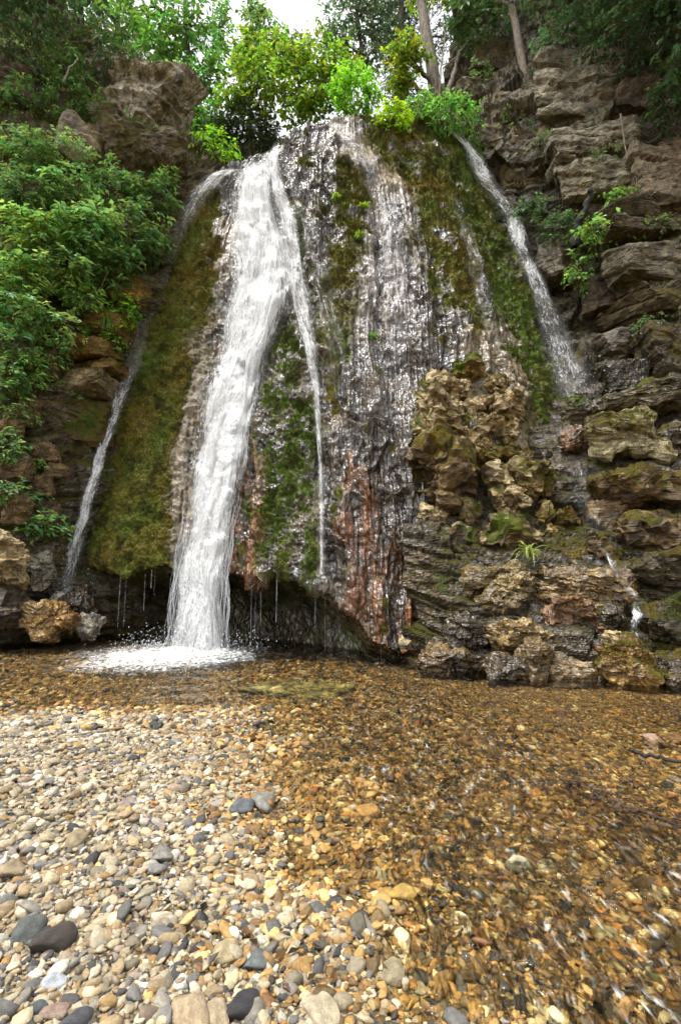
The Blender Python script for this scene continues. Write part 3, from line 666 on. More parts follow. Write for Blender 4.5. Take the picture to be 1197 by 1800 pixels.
# boulders on the wet slope and round the pool: things
for (nm, bx, Y, lab, kw) in [
    ("boulder", (1055, 1126, 1162, 1216), 5.35, "rounded golden boulder with moss at the right water's edge", dict(base=OCH, stain=(.24, .09, .02), moss=.42, wet=.8, strat=5)),
    ("boulder", (890, 1118, 980, 1206), 5.7, "angular brown boulder with one bright wet facet at the waterline", dict(base=(.13, .09, .035), wet=.9, sharp=22, moss=.1)),
    ("boulder", (852, 1152, 938, 1218), 5.65, "dark wet wedge rock in front of the faceted boulder", dict(base=DRK, stain=BRN, wet=1., sharp=20, roll=.3)),
    ("boulder", (966, 1156, 1038, 1212), 5.6, "cracked flat slab between the faceted boulder and golden boulder", dict(base=(.14, .1, .05), wet=.9, strat=10, sharp=18, roll=.2, style='slab')),
    ("rock_ledge", (735, 1138, 868, 1200), 6.35, "low wet ledge under the mound's right foot at the water", dict(base=DRK, stain=BRN, wet=1., style='slab', strat=6, roll=.15)),
    ("rock_ledge", (788, 1088, 884, 1172), 6.3, "stepped dark rock above the low wet ledge", dict(base=DRK, stain=BRN, wet=1., style='slab', strat=7, roll=.25)),
    ("boulder", (952, 1046, 1056, 1122), 6.15, "brown overhanging rock block above the cracked slab", dict(base=(.12, .065, .025), wet=.8, style='slab', sharp=18)),
    ("boulder", (954, 1012, 1084, 1072), 6.3, "fractured pale layered rock with leaning plates", dict(base=(.2, .14, .07), wet=.9, strat=11, style='slab', roll=.3, rough=1.4)),
    ("rock_ledge", (846, 1012, 942, 1084), 6.45, "slanting pale ridge of rock rising to the right", dict(base=(.16, .12, .055), wet=.9, style='slab', roll=-.65, strat=9)),
    ("boulder", (804, 996, 958, 1104), 6.75, "broad smooth yellowish rock face below the grass tuft", dict(base=(.12, .088, .03), wet=.9, style='slab', strat=3)),
    ("boulder", (986, 966, 1038, 1006), 6.75, "small mossy stone above the layered plates", dict(base=OCH, moss=.6, wet=.4)),
    ("boulder", (1064, 1108, 1110, 1140), 5.6, "flat pale stone perched on the golden boulder", dict(base=TAN, wet=.7, style='slab')),
    ("rock_ledge", (866, 1092, 966, 1142), 6.0, "sloping wet shelf behind the faceted boulder", dict(base=(.17, .12, .05), wet=1., style='slab', roll=.25, strat=8)),
    ("boulder", (1028, 722, 1164, 818), 7.6, "large pale green boulder with a mossy cap on the ledge", dict(base=(.33, .30, .2), moss=.5, wet=.15, strat=3, roll=.1)),
    ("boulder", (1040, 824, 1210, 894), 7.0, "long mossy boulder below the pale capped one", dict(base=BRN, moss=.7, wet=.5, roll=-.05)),
    ("boulder", (1082, 894, 1215, 968), 6.6, "knobbly brown boulder below the long mossy one", dict(base=BRN, stain=OCH, moss=.25, wet=.4, rough=1.7)),
    ("boulder", (1110, 960, 1230, 1050), 6.25, "dark mossy boulder at the right edge of the slope", dict(base=DRK, moss=.7, wet=.4, mcol=(.05, .07, .015))),
    ("boulder", (1130, 1050, 1240, 1150), 5.8, "dark drenched rock behind the golden boulder", dict(base=DRK, moss=.55, wet=.6, mcol=(.045, .065, .015))),
    ("boulder", (1150, 1140, 1260, 1215), 5.4, "dark wet stone beside the golden boulder at the edge", dict(base=DRK, moss=.3, wet=.9)),
    ("rock_ledge", (1060, 686, 1225, 734), 8.2, "flat wet rock shelf under the right cascade", dict(base=(.12, .10, .07), moss=.45, wet=.9, style='slab', mcol=(.07, .12, .02))),
    ("boulder", (985, 700, 1040, 745), 8.5, "green mossy rock where the right cascade lands", dict(base=GRY, moss=.7, wet=.8, mcol=(.07, .11, .025))),
    ("boulder", (990, 742, 1045, 800), 8.1, "reddish rock washed by the small stream", dict(base=(.22, .13, .08), wet=.9, strat=8)),
    ("boulder", (1155, 745, 1225, 800), 7.5, "dark rock beside the pale capped boulder", dict(base=DRK, wet=.9, moss=.2)),
    ("boulder", (1040, 880, 1100, 935), 7.0, "brown stone beside the thin cascade", dict(base=BRN, wet=.8, moss=.4)),
    ("boulder", (1030, 940, 1090, 990), 6.6, "mossy hump below the thin cascade", dict(base=BRN, wet=.7, moss=.65)),
    ("boulder", (1060, 985, 1130, 1040), 6.35, "wet brown hump split by the trickle", dict(base=BRN, wet=.8, moss=.35)),
    ("boulder", (1048, 1066, 1100, 1112), 5.95, "dark round stone under the trickle", dict(base=DRK, wet=1., moss=.2)),
    ("boulder", (-25, 928, 44, 1048), 8.3, "pale cracked boulder standing at the left bank", dict(base=(.33, .26, .15), wet=.25, strat=3, sharp=18)),
    ("boulder", (-40, 1035, 50, 1112), 8.3, "dark block beneath the pale cracked boulder", dict(base=DRK, wet=.5)),
    ("boulder", (40, 962, 98, 1040), 8.9, "grey wet boulder by the left cascade", dict(base=(.16, .155, .13), wet=.9)),
    ("boulder", (40, 1052, 142, 1126), 8.7, "golden brown wet boulder in the left of the pool", dict(base=OCH, stain=(.2, .10, .025), wet=1., sharp=20, roll=.25)),
    ("boulder", (100, 1038, 162, 1094), 9.2, "dark leaning rock behind the golden pool boulder", dict(base=DRK, wet=1., roll=-.4)),
    ("boulder", (132, 1078, 182, 1124), 8.9, "small grey stone beside the golden pool boulder", dict(base=(.2, .19, .17), wet=.7)),
    ("boulder", (88, 1040, 122, 1068), 9.3, "small whitish stone in the left spray", dict(base=(.4, .4, .38), wet=.9)),
    ("boulder", (70, 930, 118, 985), 9.4, "mossy stone under the left leaves", dict(base=BRN, wet=.5, moss=.6)),
]:
    kw.setdefault('warp', .3); kw.setdefault('rough', 1.2); rock(nm, bx, Y+.08, label=lab, cat="rock", **kw)

# blocks of the layered cliffs: pieces of the setting
for (bx, Y, kw) in [
    ((935, 78, 1120, 240), 10.35, dict(base=(.26, .235, .2), roll=.16, strat=2.2, dep=.25)), ((1085, 60, 1260, 235), 9.9, dict(base=(.12, .09, .06), roll=.2, strat=2, dep=.35)),
    ((965, 222, 1112, 300), 9.95, dict(base=(.23, .205, .17), roll=-.2, strat=4, dep=.4)), ((980, 275, 1098, 352), 9.8, dict(base=(.25, .225, .18), roll=-.12, strat=4, dep=.4)),
    ((1098, 235, 1260, 375), 9.4, dict(base=(.18, .14, .1), roll=-.28, strat=2, dep=.35)), ((1064, 425, 1230, 525), 9.3, dict(base=(.2, .175, .14), roll=-.05, strat=3, dep=.35)),
    ((1035, 378, 1230, 404), 9.55, dict(base=(.16, .13, .09), roll=-.05, dep=.4)), ((1040, 402, 1230, 430), 9.45, dict(base=(.13, .1, .07), roll=-.03, dep=.4)),
    ((885, 235, 965, 352), 10.9, dict(base=(.17, .13, .075), moss=.55, strat=3)), ((945, 430, 1020, 500), 10.3, dict(base=(.12, .09, .055), moss=.4, wet=.6)),
    ((1045, 580, 1130, 640), 9.5, dict(base=(.13, .1, .07), strat=5, wet=.5)), ((1120, 560, 1230, 690), 8.9, dict(base=(.10, .075, .045), moss=.4, strat=4)),
    ((1020, 500, 1075, 560), 9.9, dict(base=(.1, .075, .05), strat=6)), ((1075, 520, 1220, 575), 9.35, dict(base=(.11, .08, .045), moss=.35, strat=6)), ((1000, 600, 1060, 690), 9.8, dict(base=DRK, wet=.9, moss=.3)),
    ((1060, 640, 1140, 700), 9.1, dict(base=DRK, wet=.9, moss=.35)), ((850, 190, 915, 260), 11.4, dict(base=(.16, .13, .09), moss=.4)), ((800, 150, 870, 200), 12.0, dict(base=(.2, .17, .12), moss=.35)),
    ((820, 90, 900, 150), 12.4, dict(base=(.12, .09, .05), moss=.4)), ((1125, 690, 1240, 735), 8.4, dict(base=DRK, wet=.9, moss=.4)),
    ((905, 140, 960, 215), 11.2, dict(base=(.17, .14, .1), moss=.3, strat=4))]:
    kw.setdefault('wet', .12); kw.setdefault('style', 'slab'); kw['base'] = tuple(np.array(kw['base'])*np.array([.74, .77, .76]))
    rock("rock_block", bx, Y, parent=cliff_right, sub=4 if bx[2]-bx[0] < 140 else 5, sharp=44, rough=.6, warp=.10, chip=.06, **kw)
for (bx, Y, kw) in [
    ((185, 98, 330, 285), 11.7, dict(base=(.3, .28, .24), moss=.66, roll=.32, strat=3, dep=.5, chip=.06, mcol=(.12, .09, .015))), ((160, 180, 225, 268), 11.5, dict(base=(.16, .14, .115), moss=.5, roll=-.3)),
    ((100, 225, 190, 300), 10.7, dict(base=(.22, .18, .13), roll=.5, moss=.2, dep=.6)), ((195, 255, 330, 330), 11.3, dict(base=(.14, .12, .09), moss=.85)),
    ((108, 662, 202, 698), 10.0, dict(base=(.24, .2, .13), moss=.55, dep=.8)), ((60, 782, 106, 818), 9.4, dict(base=(.17, .115, .06))), ((80, 812, 118, 842), 9.4, dict(base=(.18, .125, .065))),
    ((54, 838, 100, 880), 9.35, dict(base=(.17, .115, .055))), ((-10, 740, 40, 800), 9.0, dict(base=(.16, .11, .06))), ((20, 690, 70, 750), 9.2, dict(base=(.15, .105, .06), moss=.45)),
    ((78, 704, 116, 734), 9.7, dict(base=(.17, .13, .08), moss=.35)), ((0, 800, 58, 850), 9.0, dict(base=(.12, .085, .045))), ((0, 850, 56, 925), 8.8, dict(base=(.13, .09, .045))), ((55, 880, 110, 930), 9.35, dict(base=(.11, .075, .04))),
    ((180, 488, 272, 545), 10.7, dict(base=OCH, moss=.75, mcol=(.15, .12, .015))), ((150, 560, 236, 600), 10.4, dict(base=OCH, moss=.75, mcol=(.12, .11, .015))), ((100, 600, 215, 640), 10.2, dict(base=OCH, moss=.7, mcol=(.11, .1, .015))),
    ((140, 636, 222, 666), 10.2, dict(base=OCH, moss=.65, mcol=(.11, .1, .015))), ((50, 620, 110, 680), 9.7, dict(base=BRN, moss=.55)), ((0, 620, 55, 690), 9.3, dict(base=BRN, moss=.5)), ((55, 575, 110, 620), 9.8, dict(base=(.15, .11, .07), moss=.3)), ((110, 700, 200, 790), 10.15, dict(base=BRN, moss=.85, mcol=(.07, .12, .02))), ((-20, 120, 62, 190), 11.4, dict(base=(.12, .09, .06), moss=.2))]:
    kw.setdefault('wet', .15); kw.setdefault('style', 'slab')
    kw.setdefault('chip', .1); rock("rock_block", bx, Y, parent=cliff_left, sharp=30, rough=.85, warp=.16, **kw)

# ------------------------------------------------------------------ falling water
def sheet(name, path, label=None, nu=28, nv=220, layers=3, off=.035, dens=.75, edge=.6, parent=None, free_py=None, free_end=None, kind=None, cat="waterfall", seed=0, top_tilt=0, veil=.2, wob=0., brk=0.):
    """water following (px, py, width, Y or None=on the mound, density) down; free_py: below it the water drops straight to free_end (px, py)"""
    pts = np.array([(p[0], p[1], p[2], -1 if p[3] is None else p[3], p[4] if len(p) > 4 else dens) for p in path], float)
    tt = np.concatenate([[0], np.cumsum(np.hypot(np.diff(pts[:, 0]), np.diff(pts[:, 1])))]); tt /= tt[-1]
    v = np.linspace(0, 1, nv); u = np.linspace(0, 1, nu)
    VS, FS, AT, AD, AV = [], [], [], [], []
    for L in range(layers):
        cx = np.interp(v, tt, pts[:, 0]); cy = np.interp(v, tt, pts[:, 1]); wd = np.interp(v, tt, pts[:, 2]); dn = np.interp(v, tt, pts[:, 4])
        U, Vg = np.meshgrid(u, v, indexing='ij')
        sc_ = 1-.10*L
        px = cx[None]+(U-.5)*wd[None]*sc_; py = cy[None]+0*U
        if top_tilt: py = py-(U-.5)*top_tilt*np.clip(1-Vg/.12, 0, 1)
        px = px+wob*(.6*fbm(np.stack([0*U, Vg*7, 0*U+seed], -1), 1, 3, 2)+.7*fbm(np.stack([U*1.5, Vg*9, 0*U+seed+L*2.3], -1), 1, 3, 3))
        if brk: dn = dn*np.clip(1+brk*fbm(np.stack([0*v, v*13, 0*v+seed+L*.3], -1), 1, 3, 4), .2, 1.5)
        px = px+wd[None]*.16*pn(np.stack([U*3, Vg*9, 0*U+L*5+seed], -1))
        if pts[0, 3] < 0: Y = depth(px, py)
        else: Y = np.interp(v, tt, pts[:, 3])[None]+0*U
        Y = np.minimum.accumulate(Y, axis=1)
        Yo = Y-off*(1+1.1*L)-.05*(1+fbm(np.stack([U*6, Vg*16, 0*U+L+seed], -1), 1, 3, 5))-.10*np.sin(np.pi*U)*(1 if pts[0, 3] < 0 else .3)
        Pp = at(px, py, Yo)
        if free_py is not None:
            j = int(np.argmin(np.abs(cy-free_py))); e = flat(*free_end)
            for q in range(j, nv):
                k = (q-j)/max(nv-1-j, 1)
                top = Pp[:, j]
                Pp[:, q, 2] = top[:, 2]*(1-k)-.02*k
                Pp[:, q, 1] = top[:, 1]-.16*k**.7
                Pp[:, q, 0] = (px[:, q]-CX)/FPX*(Pp[:, q, 1]*CT+(Pp[:, q, 2]-1)*ST)
        along = np.concatenate([np.zeros((nu, 1)), np.cumsum(np.linalg.norm(np.diff(Pp, axis=1), axis=-1), axis=1)], 1)
        wm = wd[None]*Yo/FPX
        VS.append(Pp.reshape(-1, 3)); FS.append(gridf(nu, nv)+L*nu*nv)
        AT.append(np.stack([(U-.5)*wm, along, 0*U+L*1.7+seed], -1).reshape(-1, 3))
        ed = ss(0, edge*.5, U)*ss(0, edge*.5, 1-U)
        ed = ed*ss(-.004, .03, Vg+.02*pn(np.stack([U*9, 0*U+L, 0*U+seed], -1)))
        AV.append((ed*veil*np.clip(1.7*dn[None], 0, 1)).ravel())
        AD.append((dn[None]*(.35+.65*ed)-.10*L*(1-ed)-(1-ed)*.25).ravel())
    me = mesh(name, np.concatenate(VS), np.concatenate(FS), M_FALL, dict(flow=np.concatenate(AT), dens=np.concatenate(AD), veil=np.concatenate(AV)))
    return link(name, me, parent, label, cat if parent is None else None, kind=kind)
def tubes(lines, rad, sides=3):
    """lines: list of (n,3) arrays; rad: list of (n,) radii -> V, F"""
    VS, FS, o = [], [], 0
    for Lp, r in zip(lines, rad):
        Lp = np.asarray(Lp, float); n = len(Lp); r = np.broadcast_to(r, n)
        t = np.gradient(Lp, axis=0); t /= np.linalg.norm(t, axis=1)[:, None]+1e-9
        a = np.cross(t, [.31, .94, .13]); a /= np.linalg.norm(a, axis=1)[:, None]+1e-9; b = np.cross(t, a)
        th = np.arange(sides)/sides*2*np.pi
        ring = Lp[:, None]+r[:, None, None]*(a[:, None]*np.cos(th)[None, :, None]+b[:, None]*np.sin(th)[None, :, None])
        VS.append(ring.reshape(-1, 3))
        i, j = np.meshgrid(np.arange(n-1), np.arange(sides), indexing='ij'); j2 = (j+1) % sides
        FS.append((np.stack([i*sides+j, i*sides+j2, (i+1)*sides+j2, (i+1)*sides+j], -1).reshape(-1, 4))+o); o += n*sides
    return np.concatenate(VS), np.concatenate(FS)

main = sheet("waterfall", [(446, 278, 92, None, .86), (450, 340, 88, None, .82), (458, 400, 116, None, .77), (462, 450, 130, None, .75), (458, 500, 132, None, .74), (444, 560, 122, None, .78), (428, 620, 114, None, .76), (408, 700, 108, None, .8), (390, 800, 108, None, .8), (370, 900, 104, None, .78), (354, 1000, 104, None, .72), (345, 1142, 116, None, .66)],
      "broad white main waterfall pouring down the mound into the pool", free_py=985, free_end=(330, 1142), nu=36, nv=300, layers=3, top_tilt=44)
sheet("stream", [(488, 246, 10, None, .6), (480, 275, 26, None, .8), (488, 330, 34, None, .7), (506, 390, 44, None, .66), (516, 470, 50, None, .62), (530, 540, 40, None, .6), (546, 620, 30, None, .55), (556, 680, 18, None, .55), (562, 800, 10, None, .6), (566, 900, 10, None, .5), (566, 1010, 14, None, .42)], parent=main, nu=16, nv=240, layers=2, seed=3)
sheet("stream", [(412, 296, 44, None, .66), (380, 310, 50, None, .6), (348, 345, 46, None, .42), (320, 395, 40, None, .22), (300, 440, 36, None, .08), (285, 480, 36, None, .0)], parent=main, nu=14, nv=90, layers=2, seed=5, off=.04, veil=.2)
sheet("waterfall", [(300, 430, 40, 11.2, .14), (262, 540, 48, 10.9, .17), (234, 640, 52, 10.5, .2), (210, 690, 44, 10.3, .36), (196, 740, 26, 10.1, .5), (178, 800, 24, 9.95, .62), (158, 860, 26, 9.8, .6), (138, 940, 30, 9.65, .5), (124, 1000, 38, 9.55, .42), (114, 1062, 50, 9.45, .36)],
      "narrow white side cascade left of the mossy mound edge", nu=16, nv=180, layers=3, off=.02, seed=7, veil=.15, wob=8, brk=.45)
right_fall = sheet("waterfall", [(790, 224, 14, 10.9, .7), (818, 258, 30, 10.75, .6), (848, 300, 42, 10.6, .5), (876, 350, 40, 10.5, .4), (908, 410, 36, 10.3, .5), (936, 480, 42, 10.1, .46), (962, 560, 58, 9.9, .4), (992, 630, 76, 9.6, .36), (1018, 700, 100, 9.3, .34)],
      "thin white cascade sliding down right behind the green ridge", nu=18, nv=160, layers=3, off=.02, seed=11, veil=.1, wob=12, brk=.6)
sheet("waterfall", [(1000, 800, 12, 8.0, .4), (1016, 830, 40, 7.7, .34), (1030, 880, 46, 7.3, .32), (1046, 930, 30, 6.95, .3), (1062, 968, 14, 6.6, .4), (1086, 1010, 12, 6.3, .44), (1112, 1050, 14, 6.05, .48), (1124, 1080, 16, 5.85, .48), (1118, 1122, 12, 5.7, .4)],
      "trickling stream stepping down between the slope boulders", nu=10, nv=120, layers=1, off=.02, seed=13, wob=14, brk=.7, veil=.1)

for lab, pth, sd in (("water film with painted white highlights on the mound's pale top", [(585, 214, 34, None, .6), (610, 245, 56, None, .62), (640, 285, 56, None, .45), (655, 330, 36, None, .3)], 21),
                     ("water film with painted white highlights down the mound's middle", [(676, 332, 44, None, .46), (690, 400, 74, None, .48), (692, 480, 96, None, .42), (676, 560, 116, None, .32), (668, 660, 120, None, .2), (655, 780, 100, None, .1)], 23),
                     ("thin water film with painted silver sheen beside the mound's green ridge", [(800, 345, 20, None, .35), (826, 430, 34, None, .4), (850, 520, 40, None, .34), (870, 600, 36, None, .25)], 27),
                     ("thin water film with painted silver sheen beside the mound's dark head", [(500, 270, 30, None, .35), (545, 400, 40, None, .4), (580, 560, 50, None, .36), (600, 700, 40, None, .25)], 29)):
    sheet("glint_film", pth, lab, nu=24, nv=160, layers=1, off=-.02, seed=sd, cat="water", veil=.12)  # white patches in these sheets stand in for sky highlights on wet tufa

# separate strands in the free drop of the main fall, and the drips under the lip
lines, rads = [], []
for k in range(150):
    fu = R.uniform(-.5, .5); px = 350+fu*100; y0 = R.uniform(850, 1010); y1 = R.uniform(1050, 1142) if R.rand() < .5 else 1142
    yy = np.linspace(y0, y1, 14); cx = np.interp(yy, [800, 900, 1000, 1142], [390, 370, 354, 345])+fu*np.interp(yy, [800, 1000, 1142], [98, 98, 116])
    Yl = min(float(depth(px, 960)), float(depth(px, 985)))-.14-.12*R.rand()
    q = at(cx+2.5*np.sin(yy/13.+k), yy, Yl-.08*ss(985, 1142, yy)); q[:, 2] = np.maximum(q[:, 2], -.02)
    lines.append(q); rads.append((.0015+.0045*R.rand())*np.sin(np.linspace(.25, 2.9, 14))*(1+.5*pn(np.stack([yy/20., 0*yy, 0*yy+k], 1))))
Vt, Ft = tubes(lines, rads)
link("strand", mesh("strand", Vt, Ft, M_STRAND), main, kind='stuff')
lines, rads = [], []
for k in range(14):
    px = R.choice([R.uniform(160, 290), R.uniform(400, 600), R.uniform(540, 580), R.uniform(180, 240), R.uniform(600, 730)])
    lp = float(pl(LIP, px))-4
    L = R.uniform(.15, 1.0); y1 = lerp(lp, float(pl([(150, 1110), (560, 1150), (740, 1170)], px)), L)
    y0 = lp+R.uniform(0, .3)*(y1-lp)
    yy = np.linspace(y0, y1, 8); Yl = float(depth(px, lp-10))-.02+.1*R.rand()
    q = at(px+0*yy, yy, Yl); q[:, 0] = q[0, 0]; q[:, 1] = q[0, 1]; q[:, 2] = np.maximum(q[:, 2], -.02)
    lines.append(q); rads.append((.0007+.0018*R.rand()**2)*(.3+1.2*np.abs(np.sin(yy/R.uniform(2, 6)+k))))
Vt, Ft = tubes(lines, rads)
link("drip", mesh("drip", Vt, Ft, M_STRAND), kind='stuff', label="thin water drips hanging from the mound's undercut lip")
# splash droplets
def drops(name, C, spread, n, rmin, rmax, label):
    D, F = ICO[1]; P0 = np.asarray(C)+R.normal(size=(n, 3))*np.asarray(spread); P0[:, 2] = np.abs(P0[:, 2])+.005
    r = rmin+(rmax-rmin)*R.rand(n)**2.5
    V = (D[None]*r[:, None, None]*np.array([1, 1, 1.5])+P0[:, None]).reshape(-1, 3); Ff = (F[None]+(np.arange(n)*len(D))[:, None, None]).reshape(-1, 3)
    link(name, mesh(name, V, Ff, M_STRAND), kind='stuff', label=label)
fb = flat(335, 1146)
drops("splash", fb+np.array([0, 0, 0]), (.5, .34, .16), 2200, .002, .0085, "white splash droplets where the main fall hits the pool")
drops("spray", at(118, 1040, 9.4), (.25, .2, .35), 350, .003, .009, "fine spray droplets at the foot of the side cascade")
drops("mist", at(1015, 690, 9.2), (.35, .2, .25), 300, .003, .009, "fine droplets where the right cascade lands")
# ------------------------------------------------------------------ pebbles
PROTO = bpy.data.collections.new("pebble_shapes")          # source shapes only, not linked to the scene
def pebble_mesh(name, k, sub, mat):
    rs = np.random.RandomState(900+k)
    V, F = rock_shape(sub, rs, 'boulder', sharp=rs.choice([9, 16, 28]))
    V = V+.12*np.stack([fbm(V, .9, 2, k+q*7) for q in range(3)], 1)
    return mesh(name, V, F, mat)
for k in range(14):
    o = bpy.data.objects.new("pebble_shape_%02d" % k, pebble_mesh("pebble_shape_%02d" % k, k, 2, M_PEB_I)); PROTO.objects.link(o)
def scatter(name, pts, rot, scl, idx, colr, label, kind='stuff', coll=PROTO):
    me = bpy.data.meshes.new(name); me.vertices.add(len(pts)); me.vertices.foreach_set('co', np.ascontiguousarray(pts, np.float32).ravel())
    for nm, a in (('rot', rot), ('scl', scl)):
        q = me.attributes.new(nm, 'FLOAT_VECTOR', 'POINT'); q.data.foreach_set('vector', np.ascontiguousarray(a, np.float32).ravel())
    q = me.attributes.new('idx', 'INT', 'POINT'); q.data.foreach_set('value', idx.astype(np.int32))
    q = me.attributes.new('pcol', 'FLOAT_COLOR', 'POINT'); q.data.foreach_set('color', np.ascontiguousarray(colr, np.float32).ravel())
    o = link(name, me, kind=kind, label=label)
    g = bpy.data.node_groups.new(name+"_scatter", 'GeometryNodeTree')
    g.interface.new_socket('Geometry', in_out='INPUT', socket_type='NodeSocketGeometry'); g.interface.new_socket('Geometry', in_out='OUTPUT', socket_type='NodeSocketGeometry')
    gi = g.nodes.new('NodeGroupInput'); go = g.nodes.new('NodeGroupOutput')
    ip = g.nodes.new('GeometryNodeInstanceOnPoints'); ci_ = g.nodes.new('GeometryNodeCollectionInfo')
    ci_.inputs['Collection'].default_value = coll; ci_.inputs['Separate Children'].default_value = True; ci_.inputs['Reset Children'].default_value = True
    def na(n, ty):
        x = g.nodes.new('GeometryNodeInputNamedAttribute'); x.data_type = ty; x.inputs[0].default_value = n; return x.outputs[0]
    g.links.new(gi.outputs[0], ip.inputs['Points']); g.links.new(ci_.outputs[0], ip.inputs['Instance']); ip.inputs['Pick Instance'].default_value = True
    g.links.new(na('idx', 'INT'), ip.inputs['Instance Index'])
    er = g.nodes.new('FunctionNodeEulerToRotation'); g.links.new(na('rot', 'FLOAT_VECTOR'), er.inputs[0]); g.links.new(er.outputs[0], ip.inputs['Rotation'])
    g.links.new(na('scl', 'FLOAT_VECTOR'), ip.inputs['Scale']); g.links.new(ip.outputs[0], go.inputs[0])
    md = o.modifiers.new("scatter", 'NODES'); md.node_group = g
    return o
DRYC = np.array([(.52, .44, .30), (.60, .53, .40), (.42, .32, .19), (.30, .28, .25), (.17, .17, .17), (.075, .075, .08), (.70, .67, .60), (.40, .26, .11), (.46, .36, .28), (.24, .21, .15)])
DRYW = np.array([.24, .17, .15, .09, .09, .06, .07, .05, .05, .03])
WETC = np.array([(.30, .17, .045), (.20, .11, .03), (.11, .065, .02), (.42, .30, .11), (.03, .027, .02), (.36, .16, .035), (.45, .36, .18), (.07, .06, .035), (.16, .075, .025)])
WETW = np.array([.24, .20, .16, .10, .09, .06, .05, .06, .04])
def pebcol(n, dryness, rs):
    a = DRYC[rs.choice(len(DRYC), n, p=DRYW/DRYW.sum())]; b = WETC[rs.choice(len(WETC), n, p=WETW/WETW.sum())]
    isd = rs.rand(n) < dryness
    c = np.where(isd[:, None], a*np.array([.66, .635, .585]), b*np.array([1.22, 1.27, 1.4]))*np.exp(rs.normal(size=n)*.22)[:, None]
    return np.concatenate([np.clip(c, .01, .85), np.where(isd, 0, 1.)[:, None]], 1)
def field(n, y0, y1, med, sig, lo, hi, rs):
    y = np.sqrt(rs.uniform(y0*y0, y1*y1, n)); x = rs.uniform(-.78, .78, n)*y*1.02+rs.normal(size=n)*.05
    s = np.clip(np.exp(np.log(med)+sig*rs.normal(size=n)), lo, hi)
    return x, y, s
rs = np.random.RandomState(5)
parts_ = [field(42000, 1.0, 3.2, .0075, .35, .004, .014, rs), field(17000, 1.0, 3.4, .0115, .42, .007, .028, rs), field(60000, 3.2, 6.2, .0115, .45, .007, .034, rs), field(14000, 5.8, 9.0, .02, .4, .012, .05, rs)]
x = np.concatenate([p[0] for p in parts_]); y = np.concatenate([p[1] for p in parts_]); s = np.concatenate([p[2] for p in parts_])
z, dd = gz(x, y)
# fine amber grit in the far right of the stream
ppx, ppy, _ = proj(np.stack([x, y, z], -1)); grit = stroke(ppx, ppy, [(700, 1190, 40), (1000, 1235, 60), (1300, 1240, 60)], .6); s = s*(1-.45*grit)
n = len(x)
dryn = ss(-.25, .7, dd+.15*rs.normal(size=n))
scl = np.stack([s*rs.uniform(.9, 1.45, n), s*rs.uniform(.7, 1.05, n), s*rs.uniform(.4, .8, n)], 1)
rot = np.stack([rs.normal(size=n)*.3, rs.normal(size=n)*.3, rs.uniform(0, 6.28, n)], 1)
pts = np.stack([x, y, z+scl[:, 2]*rs.uniform(-.1, .75, n)], 1)
pc = pebcol(n, dryn, rs)
gravel = scatter("gravel", pts, rot, scl, rs.randint(0, 14, n), pc, "small cream, grey and amber pebbles covering bank and stream bed")

# single larger pebbles: pieces of the ground
PM = [pebble_mesh("pebble", 40+k, 3, None) for k in range(12)]
def colmat(cache={}, c=None, wet=0):
    key = (tuple(np.round(c, 2)), wet)
    if key not in cache:
        m, t, b = newmat("stone_colour")
        tc = nd(t, 'ShaderNodeTexCoord').outputs['Object']
        n = nd(t, 'ShaderNodeTexNoise', Scale=1.7, Detail=7.0, Roughness=.65); t.links.new(tc, n.inputs['Vector'])
        n2 = nd(t, 'ShaderNodeTexNoise', Scale=11.0, Detail=5.0, Roughness=.7); t.links.new(tc, n2.inputs['Vector'])
        g = math_n(t, 'MULTIPLY', ramp(t, n.outputs[0], .3, .7, .62, 1.3), ramp(t, n2.outputs[0], .3, .7, .78, 1.22))
        rgb = nd(t, 'ShaderNodeRGB'); rgb.outputs[0].default_value = (*[float(v) for v in c], 1)
        t.links.new(mul_col(t, rgb.outputs[0], g), b.inputs['Base Color'])
        bm = nd(t, 'ShaderNodeBump', Strength=.5, Distance=.12); t.links.new(n2.outputs[0], bm.inputs['Height']); t.links.new(bm.outputs[0], b.inputs['Normal'])
        b.inputs['Roughness'].default_value = .28 if wet else .8
        cache[key] = m
    return cache[key]
def put_pebble(name, k, P0, rot, scl, c, wet, **kw):
    o = link(name, PM[k % len(PM)], loc=P0, **kw)
    if not PM[k % len(PM)].materials: PM[k % len(PM)].materials.append(colmat(c=c, wet=wet))
    o.material_slots[0].link = 'OBJECT'; o.material_slots[0].material = colmat(c=c, wet=wet)
    o.rotation_euler = [float(v) for v in rot]; o.scale = [float(v) for v in scl]
    return o
rs = np.random.RandomState(12)
